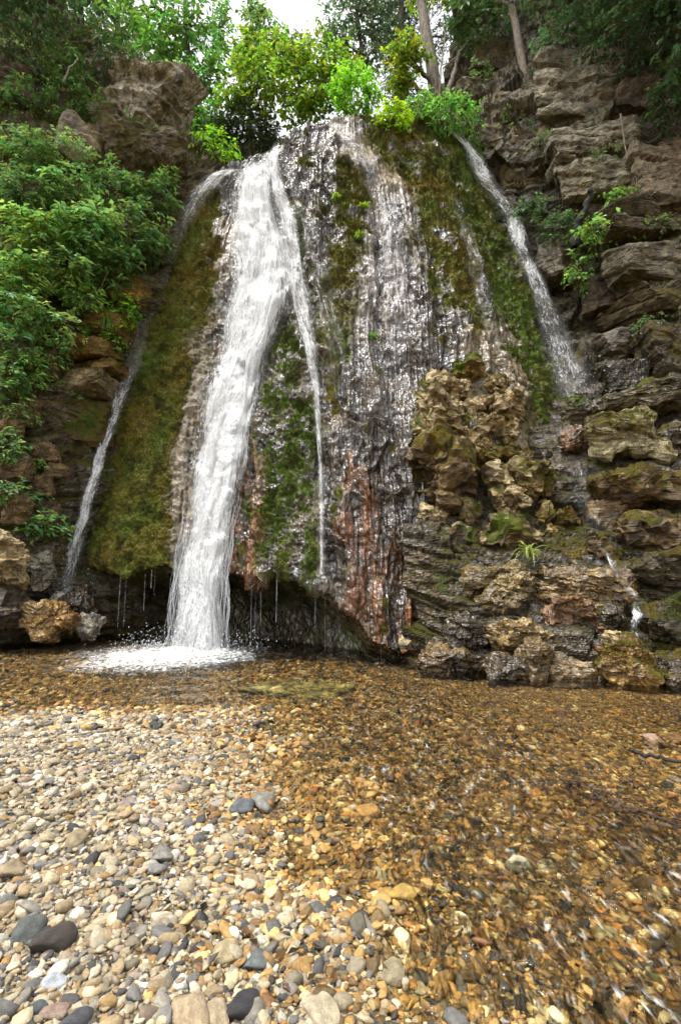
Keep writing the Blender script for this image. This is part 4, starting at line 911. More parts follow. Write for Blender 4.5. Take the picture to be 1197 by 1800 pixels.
# stones one can recognise: (px, py, width px, height px, colour, wet, spin, label)
NOTE = [(334, 1750, 62, 95, (.52, .39, .24), 0, 1.5, "upright tan double stone, larger half, at the photo's bottom"), (382, 1762, 42, 78, (.50, .40, .25), 0, 1.4, "upright cream stone leaning on the tan double stone"),
        (424, 1742, 66, 62, (.045, .04, .045), 0, .3, "pitted black cinder stone beside the tan double stone"), (570, 1762, 58, 72, (.55, .46, .31), 0, 1.3, "cream wedge stone at the bottom centre of the bank"),
        (48, 1628, 52, 40, (.12, .13, .12), 0, .6, "smooth dark grey green stone near the left photo edge"), (100, 1632, 66, 52, (.07, .055, .045), 0, .4, "rough dark brown stone beside the smooth grey green one"),
        (96, 1698, 52, 32, (.55, .58, .62), 0, .5, "bluish white oblong stone below the rough brown one"), (60, 1752, 48, 26, (.11, .125, .14), 0, .3, "flat slate grey stone in the lower left corner"),
        (96, 1765, 52, 30, (.36, .25, .19), 0, .4, "pinkish stone beside the flat slate stone"), (138, 1772, 50, 42, (.09, .09, .1), 0, .2, "dark grey porous stone in the bottom left"),
        (22, 1512, 50, 46, (.46, .36, .22), 0, .7, "tan angular stone at the left photo edge"), (132, 1460, 38, 34, (.46, .37, .22), 0, .9, "square tan stone standing on the bank"),
        (284, 1492, 46, 40, (.30, .28, .24), 0, 1.1, "grey brown wedge stone mid bank"), (464, 1400, 40, 28, (.30, .29, .24), 0, .5, "pale grey stone at the edge of the stream"),
        (424, 1416, 44, 18, (.15, .16, .17), 0, .1, "flat slate coloured stone beside the pale grey one"), (452, 1672, 52, 36, (.17, .19, .18), 0, -.4, "rounded grey green stone low on the bank"),
        (396, 1660, 46, 40, (.50, .40, .22), 0, .6, "square cream stone with ochre edge"), (683, 1692, 56, 54, (.42, .35, .21), 0, -.7, "speckled square tan stone at the waterline"),
        (706, 1556, 54, 28, (.62, .40, .09), 1, .1, "bright amber oval stone in the shallow stream"), (908, 1504, 50, 34, (.55, .50, .30), 1, -.2, "pale green round stone under the rippling stream"),
        (668, 1524, 28, 22, (.60, .55, .38), 1, .3, "small cream oval stone in the shallows"), (645, 1420, 42, 20, (.50, .27, .06), 1, .2, "flat orange stone under the stream"),
        (960, 1520, 34, 18, (.5, .44, .28), 1, 0, "cream stone beside the pale green round one"), (1060, 1614, 50, 24, (.48, .42, .2), 1, .1, "yellow green flat stone under fast water"),
        (1182, 1290, 34, 26, (.42, .24, .13), 0, .2, "reddish dry stone on the far right bar"), (1152, 1303, 30, 16, (.45, .3, .2), 0, .1, "pinkish stone beside the reddish dry one"),
        (1188, 1364, 30, 18, (.6, .5, .42), 0, .1, "pale pink stone at the right photo edge"), (804, 1772, 32, 44, (.11, .12, .14), 0, 1.2, "dark slate stone at the lower waterline"), (735, 1716, 24, 32, (.62, .52, .33), 0, 1., "round cream stone beside the speckled square one")]
for (px, py, wd, ht, c, wet, spin, lab) in NOTE:
    b = flat(px, py+ht*.3, .05); zz = float(gz(b[0], b[1])[0]); b = flat(px, py+ht*.25, zz+.02); f = proj(b)[2]
    hw = wd/2*f/FPX
    el = math.asin(min(1, (1.0-zz)/max(f, .3)))
    hl = min(ht/2*f/FPX/max(math.sin(el), .35), hw*1.9); hl = max(hl, hw*.6)
    hz = min(hw, hl)*.55
    zz = float(gz(b[0], b[1])[0])
    put_pebble("stone", rs.randint(12), (b[0], b[1], zz+hz*.55), (rs.normal()*.12, rs.normal()*.12, spin*.3), (hw, hl, hz), np.array(c)*.72, wet, label=lab, cat="stone")
taken = [tuple(flat(q[0], q[1], .05)[:2])+(q[2]/2*proj(flat(q[0], q[1], .05))[2]/FPX,) for q in NOTE]
cnt = 0
while cnt < 300:
    y_ = math.sqrt(rs.uniform(1.35**2, 4.6**2)) if rs.rand() < .75 else math.sqrt(rs.uniform(4.0**2, 6.5**2)); x_ = rs.uniform(-.66, .66)*y_
    sz = min(.05, max(.018, math.exp(math.log(.019+.0022*y_)+.33*rs.normal())))
    if any((x_-a)**2+(y_-b)**2 < (.85*(sz+c))**2 for a, b, c in taken): continue
    taken.append((x_, y_, sz)); zz, d_ = gz(x_, y_); zz = float(zz); dr = float(d_) > .03
    c = (DRYC[rs.choice(len(DRYC), p=DRYW/DRYW.sum())] if dr else WETC[rs.choice(len(WETC), p=WETW/WETW.sum())])*math.exp(.15*rs.normal())*(.6 if dr else 1.4)
    q = np.round(c/.03)*.03+.01
    sc3 = (sz*rs.uniform(1., 1.35), sz*rs.uniform(.7, 1.), sz*rs.uniform(.4, .7))
    put_pebble("pebble", rs.randint(12), (x_, y_, zz+sc3[2]*.5), (rs.normal()*.22, rs.normal()*.22, rs.uniform(0, 6.28)), sc3, q, 0 if dr else 1, parent=ground)
    cnt += 1
# pale flat slab lying under the pool water
rock("stone", (440, 1172, 612, 1232), float(flat(525, 1202)[1]), (.30, .27, .11), label="broad pale green slab lying under the pool water", cat="stone", style='slab', dep=.75, wet=.5); _s = bpy.data.objects[[o.name for o in bpy.data.objects if o.get('label', '').startswith('broad pale green slab')][0]]; _s.scale = (1, 1, .3); _s.location.z = -.062

# ------------------------------------------------------------------ plants
LEAF = np.array([(0, 0, 0), (-.5, .42, .10), (0, .48, -.03), (.5, .42, .10), (0, 1.0, -.06)])
LF = np.array([(0, 2, 1), (0, 3, 2), (1, 2, 4), (2, 3, 4)])
def leaves(Pos, Dir, Nor, L, W, colr):
    """folded leaf blades at Pos, pointing along Dir, facing Nor"""
    Dir = Dir/(np.linalg.norm(Dir, axis=1)[:, None]+1e-9)
    X = np.cross(Dir, Nor); X /= np.linalg.norm(X, axis=1)[:, None]+1e-9; Z = np.cross(X, Dir)
    V = Pos[:, None]+LEAF[None, :, 0, None]*(X*W[:, None])[:, None]+LEAF[None, :, 1, None]*(Dir*L[:, None])[:, None]+LEAF[None, :, 2, None]*(Z*L[:, None])[:, None]
    n = len(Pos); F = (LF[None]+(np.arange(n)*5)[:, None, None]).reshape(-1, 3)
    return V.reshape(-1, 3), F, np.repeat(colr, 5, axis=0)
def unit(n, rs):
    v = rs.normal(size=(n, 3)); return v/np.linalg.norm(v, axis=1)[:, None]
_ps = [300]
def foliage(name, C, rad, ntip, per, leaf, colr, parent, rs, aspect=.5, droop=.35, flatn=1.0, shell=.55, var=.28, sub=None):
    """leaf sprays at tips spread through an ellipsoid"""
    C = np.asarray(C); rad = np.asarray(rad)
    u = unit(ntip, rs); rr_ = (shell+(1-shell)*rs.rand(ntip)**.6)
    tip = u*rr_[:, None]
    lump = 1+.35*fbm(u, 1.6, 2, rs.rand()*50)
    T = C+tip*lump[:, None]*rad
    k = np.repeat(np.arange(ntip), per); n = len(k)
    ax = u*np.array([1, 1, .5])+.5*unit(ntip, rs); ax /= np.linalg.norm(ax, axis=1)[:, None]
    along = rs.rand(n); sd = np.where(rs.rand(n) < .5, -1., 1.)
    side = np.cross(ax, [0, 0, 1]); side /= np.linalg.norm(side, axis=1)[:, None]+1e-9
    span = leaf*(2.2+1.2*rs.rand(ntip))
    pos = T[k]+ax[k]*((along-.7)*span[k])[:, None]+rs.normal(size=(n, 3))*leaf*.22
    pos[:, 2] -= droop*leaf*2*along**2
    dr = ax[k]*.6+side[k]*(sd*.8)[:, None]+np.array([0, 0, -droop])+.35*unit(n, rs)
    nor = np.array([0, -.25, flatn])+.55*unit(n, rs)+.3*u[k]
    L = leaf*np.exp(.25*rs.normal(size=n)); W = L*aspect*rs.uniform(.8, 1.2, n)
    br = np.exp(var*rs.normal(size=ntip))[k]*np.exp(.18*rs.normal(size=n))
    cc = np.array(colr)[None]*br[:, None]; hue = rs.normal(size=n)*.14+(rs.normal(size=ntip)*.14)[k]
    cc = cc*np.stack([1+hue, np.ones(n), 1-.6*hue], 1)
    V, F, cl = leaves(pos, dr, nor, L, W, np.clip(cc, .004, .8))
    link(name, mesh(name, V-np.asarray(parent['_o']), F, M_LEAF, dict(col=cl), smooth=False), parent)
    return T
def stems(name, base, tips, parent, r0, colr, rs, bend=.15):
    lines, rads = [], []
    for tpt in tips:
        t = np.linspace(0, 1, 6)[:, None]; ln = np.linalg.norm(tpt-base)
        q = base+(tpt-base)*t+np.array([0, 0, 1])*bend*ln*np.sin(t*np.pi)+rs.normal(size=(6, 3))*.02*ln*np.sin(t*np.pi)
        lines.append(q); rads.append(np.linspace(r0, r0*.3, 6))
    V, F = tubes(lines, rads, 4)
    link(name, mesh(name, V-np.asarray(parent['_o']), F, M_BARK, dict(col=np.tile(colr, (len(V), 1)))), parent)
def root(name, label, cat, base, group=None):
    o = link(name, None, label=label, cat=cat, group=group, loc=base); o['_o'] = [float(v) for v in base]; return o
def done(o):
    del o['_o']
def shrub(name, label, px, py, Y, w, h, leaf, colr, ntip=60, per=9, cat="shrub", group=None, dep=.8, base=None, **kw):
    _ps[0] += 1; rs = np.random.RandomState(_ps[0])
    C = at(px, py, Y); f = proj(C)[2]; rx, rz = w/2*f/FPX, h/2*f/FPX
    B = C+np.array([0, rx*.4, -rz*.85]) if base is None else np.asarray(base)
    o = root(name, label, cat, B, group)
    T = foliage("leaves", C, (rx, rx*dep, rz), ntip, per, leaf, colr, o, rs, **kw)
    stems("stem", B, T[rs.choice(len(T), min(len(T), 9), replace=False)], o, .012+.004*rx, (.07, .05, .03), rs)
    done(o); return o
GA = (.12, .215, .06); GB = (.15, .25, .06); GC = (.085, .15, .042); GD = (.16, .30, .03); GE = (.03, .06, .02); GF = (.19, .31, .025); GY = (.18, .27, .085)
for (px, py, Y, w, h, lf, c, nt_, per, lab) in [
    (45, 262, 10.1, 110, 70, .13, GA, 90, 9, "ivy cushion on the bank's top edge by the photo's left side"), (120, 268, 10.3, 100, 50, .11, GY, 80, 9, "pale ivy spilling over the bank's top rock"),
    (35, 335, 9.7, 110, 100, .17, GC, 80, 9, "dark leafy shrub under the ivy at the photo's left side"), (120, 335, 10.0, 110, 80, .15, GA, 80, 9, "leafy shrub below the pale bank rock"),
    (205, 325, 10.5, 110, 70, .13, GA, 80, 9, "ivy mat under the rock outcrop"), (265, 345, 10.8, 90, 80, .14, GC, 70, 9, "dark shrub beside the top of the main fall"), (60, 410, 9.4, 130, 90, .20, GB, 75, 9, "broad leaved shrub with fans of pale green leaves"),
    (160, 405, 9.8, 130, 100, .20, GA, 85, 9, "large broad leaved shrub in the middle of the bank"), (245, 405, 10.3, 110, 100, .17, GC, 75, 9, "dense dark green shrub against the spray"), (30, 480, 9.2, 110, 80, .18, GB, 60, 9, "light green shrub hanging over the lower bank"),
    (115, 470, 9.6, 110, 70, .19, GY, 70, 9, "pale glossy shrub with drooping leaves"), (200, 465, 9.9, 100, 70, .18, GC, 60, 9, "shrub above the ochre moss ledge"), (35, 545, 9.1, 120, 90, .15, GA, 60, 9, "leafy branch overhanging the brown blocks"),
    (95, 570, 9.4, 110, 60, .14, GY, 46, 9, "thin sprays of pale leaves above the ledges"), (20, 610, 8.9, 80, 70, .13, GC, 40, 9, "dark small shrub low at the photo's left side"), (50, 650, 9.1, 90, 60, .13, GB, 38, 9, "yellow green seedling clump between ledges"),
    (32, 720, 9.0, 80, 50, .12, GB, 22, 7, "small yellowish sprig on the brown blocks"), (130, 735, 9.9, 50, 50, .10, GB, 24, 8, "small sprig on the mossy hump beside the side cascade"), (72, 815, 9.2, 40, 22, .09, GA, 12, 7, "tiny sprig growing between brown blocks"),
    (48, 870, 9.0, 60, 40, .15, GA, 15, 8, "broad leaved sprig above the pale boulder"), (78, 918, 9.0, 80, 60, .15, GA, 22, 8, "leafy plant beside the foot of the side cascade"),
    (150, 520, 9.8, 90, 50, .12, GB, 50, 9, "yellowish leafy clump under the pale glossy shrub"), (215, 545, 10.2, 70, 60, .10, GD, 50, 8, "bright herbs hanging beside the ochre ledge"), (90, 620, 9.5, 90, 50, .11, GA, 44, 9, "trailing ivy across the mossy ledges"),
    (15, 680, 8.8, 70, 70, .12, GC, 44, 9, "dark ivy hanging at the photo's left side"), (120, 690, 9.8, 60, 36, .08, GB, 30, 8, "tiny ferns along the pale ledge slab"), (15, 780, 8.7, 60, 60, .11, GA, 30, 8, "ivy trail over the left brown blocks"), (200, 600, 10.2, 60, 40, .08, GD, 34, 8, "mossy fern fringe beside the misty veil"),
    (20, 860, 8.6, 50, 50, .11, GC, 24, 8, "dark ivy tuft above the pale cracked boulder"), (235, 235, 11.2, 90, 60, .10, GC, 60, 8, "ivy growing over the outcrop's foot"), (300, 130, 11.9, 70, 60, .10, GB, 60, 8, "bright scrub at the outcrop's right shoulder"), (165, 190, 11.2, 60, 80, .10, GC, 60, 9, "ivy strands on the outcrop's left flank"),
    (1060, 270, 9.5, 60, 40, .07, (.07, .12, .04), 22, 8, "small fern in a crack of the right cliff"), (1150, 400, 9.1, 90, 30, .07, (.08, .13, .04), 30, 8, "fringe of small leaves on the thin ledges"), (960, 250, 10.4, 50, 60, .09, (.07, .12, .04), 34, 8, "fern clump under the leaning trunk's root"),
    (295, 312, 11.0, 60, 40, .10, GB, 40, 8, "small bright fern by the left spill of the fall"), (380, 258, 11.6, 80, 50, .13, GD, 55, 8, "bright green fern bush behind the fall's lip"),
    (118, 150, 11.2, 90, 190, .12, GC, 150, 9, "dark ivy curtain hanging on the upper left rock"), (30, 190, 11.0, 110, 110, .14, GC, 90, 9, "dark shrub on the upper left ledge"), (190, 90, 11.6, 120, 110, .11, (.06, .085, .03), 120, 9, "olive shrub above the rock outcrop"),
    (60, 60, 11.4, 150, 140, .13, (.05, .075, .028), 140, 9, "dark evergreen bush in the upper left corner"), (250, 135, 11.7, 80, 90, .10, (.07, .10, .03), 70, 8, "olive scrub on top of the rock outcrop"),
    (622, 160, 10.6, 90, 110, .13, (.14, .30, .03), 130, 9, "vivid green bush standing on the mound's crest"), (690, 208, 10.2, 70, 60, .12, GF, 60, 8, "yellow green fern bush on the crest"), (790, 205, 10.6, 110, 70, .12, (.10, .21, .04), 100, 9, "green bush at the head of the right cascade"), (740, 185, 10.8, 60, 50, .11, (.11, .2, .04), 50, 8, "small bush between trunk and crest fern"),
    (1060, 405, 9.4, 110, 60, .13, GB, 55, 8, "leafy saplings round the charred stump"), (985, 400, 10.0, 80, 70, .12, (.06, .11, .04), 50, 8, "dull green shrub beside the right cascade"), (930, 370, 10.3, 70, 60, .11, (.06, .10, .04), 40, 8, "wet shrub splashed by the right cascade"),
    (1015, 470, 9.6, 40, 80, .11, GB, 26, 8, "hanging sprig under the charred stump"), (1150, 575, 8.9, 100, 50, .08, (.07, .11, .04), 34, 8, "small creeper on the right rock face"), (1090, 345, 9.4, 60, 40, .10, GB, 20, 8, "small sprig under the hanging root"),
    (1000, 80, 10.4, 130, 110, .11, (.04, .075, .025), 110, 9, "dark ivy above the big slab of the right cliff"), (1120, 50, 9.3, 190, 150, .14, (.025, .045, .016), 170, 9, "nearly black bush in the upper right corner"), (1180, 170, 9.0, 90, 140, .12, (.03, .05, .018), 90, 9, "dark creeper down the photo's right side"), (860, 50, 12.0, 120, 100, .13, (.05, .085, .03), 110, 9, "dark bush between the two trunks"),
    (905, 215, 11.0, 60, 70, .10, (.08, .12, .035), 44, 8, "green growth at the foot of the leaning trunk"), (845, 150, 11.8, 80, 80, .11, (.06, .09, .03), 60, 8, "scrub on the slope below the dark bush"), (835, 255, 10.8, 40, 50, .10, (.07, .12, .04), 26, 8, "fern at the edge of the right cascade"),
]:
    shrub("shrub", lab, px, py, Y, w, h, lf*.74, np.array(c)*(1.7 if c[1] < .09 else 1.4), int(nt_*1.25), int(per*1.25))

def tree(label, trunk, r0, clumps, leaf, colr, barkc=(.09, .075, .055), name="tree", limbs=True, aspect=.5, var=.25, **kw):
    """trunk: [(px,py,Y)...] from the foot up; clumps: (px, py, Y, rx px, ry px, tips)"""
    _ps[0] += 1; rs = np.random.RandomState(_ps[0])
    tp = np.array([at(*q) for q in trunk]); B = tp[0]
    o = root(name, label, "tree", B)
    tt = np.linspace(0, 1, len(tp)); q = np.linspace(0, 1, 16)
    ln = np.stack([np.interp(q, tt, tp[:, k]) for k in range(3)], 1)+rs.normal(size=(16, 3))*r0*.06
    lines, rads = [ln], [np.linspace(r0, r0*.45, 16)]
    V, F = tubes(lines, rads, 9)
    trunk_o = link("trunk", mesh("trunk", V-B, F, M_BARK, dict(col=np.tile(barkc, (len(V), 1)))), o)
    allT = []; VS = []
    for (px, py, Y, rx, ry, ntip) in clumps:
        C = at(px, py, Y); f = proj(C)[2]
        T = foliage("crown", C, (rx*f/FPX, rx*f/FPX*.9, ry*f/FPX), ntip, 9, leaf, colr, o, rs, shell=.25, aspect=aspect, var=var, **kw); allT.append((C, T))
    if limbs:
        for C, T in allT:
            lines, rads = [], []
            k = np.argmin(np.linalg.norm(ln-C+np.array([0, 0, .8]), axis=1)); s0 = ln[k]
            t = np.linspace(0, 1, 8)[:, None]; mid = s0+(C-s0)*t+rs.normal(size=(8, 3))*.05+np.array([0, 0, .15])*np.sin(t*np.pi)
            lines.append(mid); rads.append(np.linspace(r0*.4, r0*.16, 8))
            for e in T[rs.choice(len(T), min(len(T), 7), replace=False)]:
                m0 = mid[rs.randint(3, 8)]; lines.append(m0+(e-m0)*t+rs.normal(size=(8, 3))*.03); rads.append(np.linspace(r0*.16, .006, 8)); lines[-1][0] = m0
            V, F = tubes(lines, rads, 5)
            link("branch", mesh("branch", V-B, F, M_BARK, dict(col=np.tile(barkc, (len(V), 1)))), trunk_o)
    done(o); return o
tree("tall fresh green tree beside the white sky gap", [(345, 300, 14.5), (340, 180, 14.5), (325, 20, 14.5), (320, -120, 14.5)], .10, [(330, 40, 14.2, 75, 70, 150), (280, 90, 14.3, 60, 70, 110), (370, 130, 14, 45, 55, 90), (300, 180, 14.2, 60, 55, 100), (370, 215, 13.6, 50, 45, 90), (250, 10, 14.5, 70, 60, 110), (330, -60, 14.4, 80, 70, 60)], .15, (.12, .26, .045))
tree("yellow green tree arching over the fall's head", [(660, 225, 12.4), (600, 190, 12.5), (540, 165, 12.6), (480, 150, 12.8)], .05, [(470, 120, 12.8, 60, 50, 90), (530, 100, 12.6, 55, 45, 80), (500, 165, 12.7, 60, 35, 70), (570, 150, 12.5, 40, 45, 60), (440, 90, 13, 35, 45, 50), (590, 110, 12.8, 40, 40, 60), (420, 170, 13.2, 40, 40, 60), (545, 190, 12.6, 50, 25, 50)], .15, (.18, .29, .035))
tree("slim pale tree rising into the sky gap", [(470, 280, 17), (465, 150, 17), (455, 20, 17)], .07, [(450, 30, 17, 26, 45, 60), (470, 80, 17, 50, 40, 90), (520, 90, 17, 40, 30, 60), (430, 100, 17, 30, 40, 60)], .17, (.13, .21, .05))
tree("hazy grey green tree behind the crest", [(650, 250, 18), (640, 130, 18), (625, 0, 18)], .12, [(620, 20, 18, 60, 40, 110), (600, 70, 18, 40, 35, 60), (655, 90, 18, 40, 40, 60), (640, -30, 18, 70, 40, 70), (675, 40, 18, 45, 60, 90)], .17, (.10, .15, .06))
tree("dark conifer behind the sapling trees", [(700, 250, 16), (705, 60, 16), (708, -120, 16)], .15, [(705, 150, 16, 50, 45, 130), (700, 80, 16, 50, 50, 140), (715, 10, 16, 55, 50, 140), (690, -40, 16, 60, 40, 90), (780, 60, 16, 50, 80, 130)], .15, (.035, .06, .025), aspect=.2)
tree("dark juniper in the gap left of the mound's head", [(440, 290, 13.5), (440, 230, 13.5), (440, 165, 13.5)], .06, [(440, 215, 13.4, 50, 55, 220), (470, 240, 13.2, 30, 30, 80), (405, 235, 13.4, 25, 40, 80)], .15, (.05, .075, .03), aspect=.16)
tree("grey leaning trunk with thin sapling leaves", [(768, 185, 12.3), (760, 120, 12.3), (745, 40, 12.4), (732, -60, 12.6), (720, -160, 12.8)], .20, [(715, 100, 12.0, 40, 45, 60), (700, 140, 12.1, 28, 30, 34), (770, -60, 12.4, 90, 40, 80)], .15, (.19, .26, .03), barkc=(.14, .115, .085))
tree("slender brown trunk leaning over the right cascade", [(938, 230, 11.0), (925, 150, 11.1), (908, 60, 11.3), (893, -20, 11.5), (880, -140, 11.8)], .13, [(900, -90, 11.6, 110, 50, 120), (830, 20, 12, 50, 40, 60)], .15, (.06, .11, .03), barkc=(.13, .10, .07))
tree("overhanging dark tree above the right cliff", [(1250, 60, 9.5), (1180, -120, 9.2), (1100, -300, 8.6)], .2, [(1080, -40, 9.6, 120, 60, 130), (1180, -10, 9.0, 110, 80, 130), (1000, -80, 10, 110, 60, 110), (1160, -180, 8.0, 200, 90, 160), (1260, -60, 7.6, 140, 140, 150)], .13, (.05, .085, .03))  # crowns out of frame are added to block sky and darken the cliff top
tree("overhanging dark tree above the upper left corner", [(-120, 120, 10.8), (-60, -60, 10.6), (20, -250, 10)], .2, [(40, -20, 10.8, 110, 60, 120), (-60, -40, 9.8, 120, 110, 130), (150, -70, 11, 100, 60, 110), (40, -190, 9.0, 190, 90, 140)], .14, (.065, .115, .04))
tree("shaded green tree behind the upper left outcrop", [(200, 260, 16), (205, 100, 16), (210, -60, 16)], .14, [(190, 20, 15.8, 70, 60, 150), (240, 80, 15.8, 60, 60, 120), (170, 80, 15.5, 50, 50, 90), (140, -20, 15.5, 80, 60, 110), (390, 50, 17, 26, 60, 60)], .15, (.09, .19, .045))
# saplings, twigs, stump
def twig(name, label, pts, r, colr, cat="branch", sides=6):
    _ps[0] += 1; rs = np.random.RandomState(_ps[0])
    tp = np.array([at(*q) for q in pts]); q = np.linspace(0, 1, 24); tt = np.linspace(0, 1, len(tp))
    ln = np.stack([np.interp(q, tt, tp[:, k]) for k in range(3)], 1)+np.cumsum(rs.normal(size=(24, 3)), 0)*r*.25
    V, F = tubes([ln], [np.linspace(r, r*.45, 24)*(1+.25*rs.normal(size=24))], sides)
    return link(name, mesh(name, V-ln[0], F, M_BARK, dict(col=np.tile(colr, (len(V), 1)))), label=label, cat=cat, loc=ln[0])
twig("stump", "charred black stump leaning among leaves on the right cliff", [(1012, 432, 9.5), (1018, 400, 9.45), (1028, 365, 9.4), (1036, 336, 9.35)], .09, (.012, .011, .01), "stump", 8)
twig("hanging_root", "pale root hanging across the right rock slabs", [(1090, 200, 9.6), (1098, 260, 9.5), (1112, 300, 9.4), (1118, 320, 9.35), (1104, 365, 9.4), (1100, 385, 9.45)], .016, (.22, .19, .15), "root")
twig("hanging_root", "thin pale root below the slender leaning trunk", [(930, 215, 10.9), (945, 250, 10.7), (958, 292, 10.6)], .012, (.25, .21, .15), "root")
twig("dead_branch", "bare bent dead branch by the dark ivy curtain", [(112, 145, 10.9), (122, 120, 10.8), (138, 104, 10.8), (132, 98, 10.9)], .022, (.4, .38, .33))
twig("dead_branch", "bare upright stick beside the grey trunk", [(772, 175, 12), (775, 120, 12), (782, 60, 12), (779, 45, 12)], .025, (.25, .2, .14))
twig("dead_branch", "bare stick slanting right of the grey trunk", [(778, 120, 12), (800, 100, 12), (825, 65, 12.2)], .02, (.22, .18, .13))
twig("dead_branch", "grey fallen log leaning behind the grey trunk", [(785, 180, 12.3), (800, 130, 12.5), (825, 70, 12.8)], .10, (.16, .14, .11))
twig("dead_branch", "dark dead twig in the upper right shadow", [(1030, 90, 10.2), (1060, 115, 10.1), (1085, 130, 10), (1092, 170, 9.9)], .02, (.10, .085, .06))
twig("dead_branch", "thin leaning stick below the left spill ledge", [(168, 520, 9.9), (175, 505, 9.8), (190, 470, 9.7)], .015, (.2, .16, .1))
def ground_twig(label, pts, r, colr):
    _ps[0] += 1; rs = np.random.RandomState(_ps[0])
    tp = np.array([flat(a, b, z) for a, b, z in pts]); q = np.linspace(0, 1, 20); tt = np.linspace(0, 1, len(tp))
    ln = np.stack([np.interp(q, tt, tp[:, k]) for k in range(3)], 1)+rs.normal(size=(20, 3))*r*.35
    V, F = tubes([ln], [np.linspace(r, r*.4, 20)], 5)
    link("twig", mesh("twig", V-ln[0], F, M_BARK, dict(col=np.tile(colr, (len(V), 1)))), label=label, cat="twig", loc=ln[0])
ground_twig("dark wet twig lying on the far right gravel bar", [(1110, 1318, .03), (1150, 1330, .03), (1195, 1340, .04), (1230, 1338, .04)], .014, (.03, .022, .016))
ground_twig("thin brown twig trailing in the stream at right", [(1000, 1375, .015), (1030, 1385, .02), (1065, 1408, .02)], .006, (.10, .06, .035))
ground_twig("dark twig below the leaf raft", [(1095, 1418, .02), (1140, 1432, .02), (1197, 1455, .03)], .010, (.04, .025, .018))
# leaf litter rafts: reddish brown dead leaves in the shallows
rs = np.random.RandomState(77)
def litter(name, stroke_pts, n, label):
    k = rs.randint(0, len(stroke_pts)-1, n); t = rs.rand(n); sp = np.array(stroke_pts, float)
    c = sp[k]+(sp[k+1]-sp[k])*t[:, None]; px = c[:, 0]+rs.normal(size=n)*c[:, 2]*1.5; py = c[:, 1]+rs.normal(size=n)*c[:, 2]*.5
    pos = np.array([flat(a, b, .0) for a, b in zip(px, py)]); pos[:, 2] = np.maximum(gz(pos[:, 0], pos[:, 1])[0], 0)+.012+.02*rs.rand(n)
    L = rs.uniform(.018, .045, n); cc = np.array([(.07, .03, .012), (.045, .027, .015), (.13, .07, .025), (.025, .018, .012)])[rs.randint(0, 4, n)]
    V, F, cl = leaves(pos, unit(n, rs)*np.array([1, 1, .25]), np.array([0, 0, 1.])+.35*unit(n, rs), L, L*.55, cc)
    link(name, mesh(name, V, F, M_LEAF, dict(col=cl), smooth=False), kind='stuff', label=label)
litter("debris", [(980, 1375, 10), (1060, 1410, 14), (1120, 1440, 20), (1197, 1450, 22)], 330, "raft of dark dead leaves and needles in the right shallows")
litter("litter", [(1060, 1215, 16), (1130, 1235, 18), (1197, 1250, 20), (1100, 1260, 16)], 420, "scatter of red brown dead leaves on the far right bar")
litter("leaf_litter", [(60, 1380, 70), (380, 1450, 70), (250, 1650, 80), (520, 1760, 60)], 70, "few small dead leaves strewn over the dry gravel bank")
# grass tufts
def tuft(label, px, py, Y, n, L, colr, spread=.5):
    _ps[0] += 1; rs = np.random.RandomState(_ps[0]); B = at(px, py, Y); lines, VS, FS, o = [], [], [], 0
    for k in range(n):
        a = rs.uniform(0, 6.28); out = np.array([math.cos(a), math.sin(a)*.7-.3, 0])*spread*rs.uniform(.4, 1); l = L*rs.uniform(.6, 1.1)
        t = np.linspace(0, 1, 7)[:, None]; q = B+out*l*t+np.array([0, 0, 1])*l*(t*.9-.95*t*t*rs.uniform(.6, 1.3))+rs.normal(size=3)*.02
        sd = np.cross(out, [0, 0, 1]); sd /= np.linalg.norm(sd)+1e-9; wv = (.012*np.sin(np.linspace(.5, 3.1, 7)))[:, None]
        VS.append(np.stack([q-sd*wv, q+sd*wv], 1).reshape(-1, 3)); i = np.arange(6); FS.append(np.stack([2*i, 2*i+1, 2*i+3, 2*i+2], 1)+o); o += 14
    V = np.concatenate(VS)-B; cc = np.tile(colr, (len(V), 1))*np.repeat(np.exp(.25*rs.normal(size=n)), 14)[:, None]
    link("grass_tuft", mesh("grass_tuft", V, np.concatenate(FS), M_LEAF, dict(col=cc)), label=label, cat="grass", loc=B)
tuft("spidery pale green grass tuft on the tufa lumps", 930, 978, 6.55, 34, .42, (.30, .36, .10), .75)
tuft("tall bright grass clump on the left bank ledges", 190, 575, 10.0, 90, .75, (.11, .22, .03), .35)
tuft("short grass clump left of the ochre ledge", 150, 590, 10.0, 60, .55, (.10, .20, .03), .4)
tuft("bright herb tuft high on the mound's wet face", 590, 350, float(depth(590, 350))-.05, 40, .35, (.2, .3, .03), .5)
tuft("lime green moss tuft left of the white glint streak", 640, 365, float(depth(640, 365))-.05, 60, .25, (.2, .3, .03), .6)
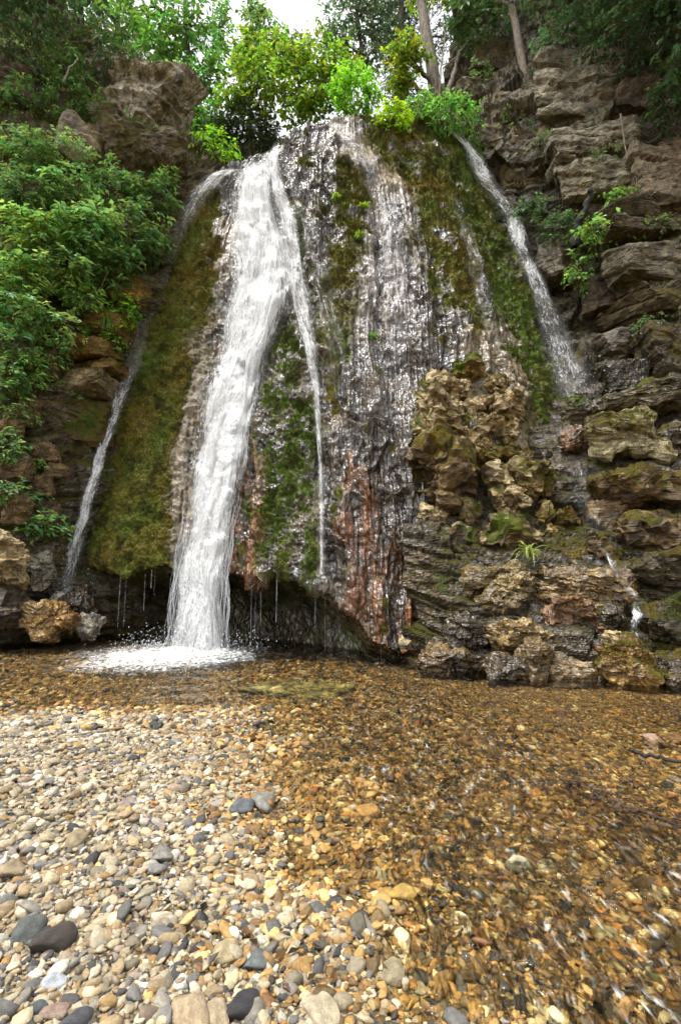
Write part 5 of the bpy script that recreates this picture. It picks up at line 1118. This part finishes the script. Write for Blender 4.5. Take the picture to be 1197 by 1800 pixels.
tuft("lime green tuft lower beside the white glint streak", 632, 418, float(depth(632, 418))-.05, 60, .28, (.18, .28, .03), .6)
tuft("green tuft on the mound's middle drip ledge", 655, 595, float(depth(655, 595))-.05, 60, .25, (.10, .22, .03), .6)

# moss cushions on the mound: uncountable tufts
MOSS = bpy.data.collections.new("moss_shapes")
def moss_material():
    m, t, b = newmat("moss_tuft")
    a = t.nodes.new('ShaderNodeAttribute'); a.attribute_name = 'pcol'; a.attribute_type = 'INSTANCER'
    t.links.new(a.outputs['Color'], b.inputs['Base Color']); b.inputs['Roughness'].default_value = .7; b.inputs['Specular IOR Level'].default_value = .2
    return m
M_MOSS = moss_material()
for k in range(4):
    rs = np.random.RandomState(50+k); n = 16
    ax = unit(n, rs)*np.array([1, 1, .6])+np.array([0, 0, .7])
    Vm, Fm, _ = leaves(rs.normal(size=(n, 3))*.25, ax, unit(n, rs), rs.uniform(.7, 1.3, n), rs.uniform(.2, .4, n), np.zeros((n, 3)))
    o = bpy.data.objects.new("moss_shape_%d" % k, mesh("moss_shape_%d" % k, Vm, Fm, M_MOSS, smooth=False)); MOSS.objects.link(o)
rs = np.random.RandomState(81)
pmf = MM.ravel(); fc = MC.reshape(-1, 3); Pf = MP.reshape(-1, 3); Nf = MN.reshape(-1, 3)
ok = np.flatnonzero((pmf > .35) & (rs.rand(len(pmf)) < pmf*.30)); n = len(ok)
nr = Nf[ok]+np.array([0, 0, .35]); nr /= np.linalg.norm(nr, axis=1)[:, None]
rotm = np.stack([np.arctan2(np.hypot(nr[:, 0], nr[:, 1]), nr[:, 2])*0, np.arccos(np.clip(nr[:, 2], -1, 1)), np.arctan2(nr[:, 1], nr[:, 0])], 1)
sm = rs.uniform(.012, .028, n)
pcm = np.concatenate([np.clip(fc[ok]*np.exp(.35*rs.normal(size=n))[:, None], .01, .5), np.zeros((n, 1))], 1)
scatter("moss", Pf[ok], rotm, np.stack([sm, sm, sm], 1), rs.randint(0, 4, n), pcm, "olive and green moss tufts cloaking the mound", coll=MOSS)
print("moss tufts", n)
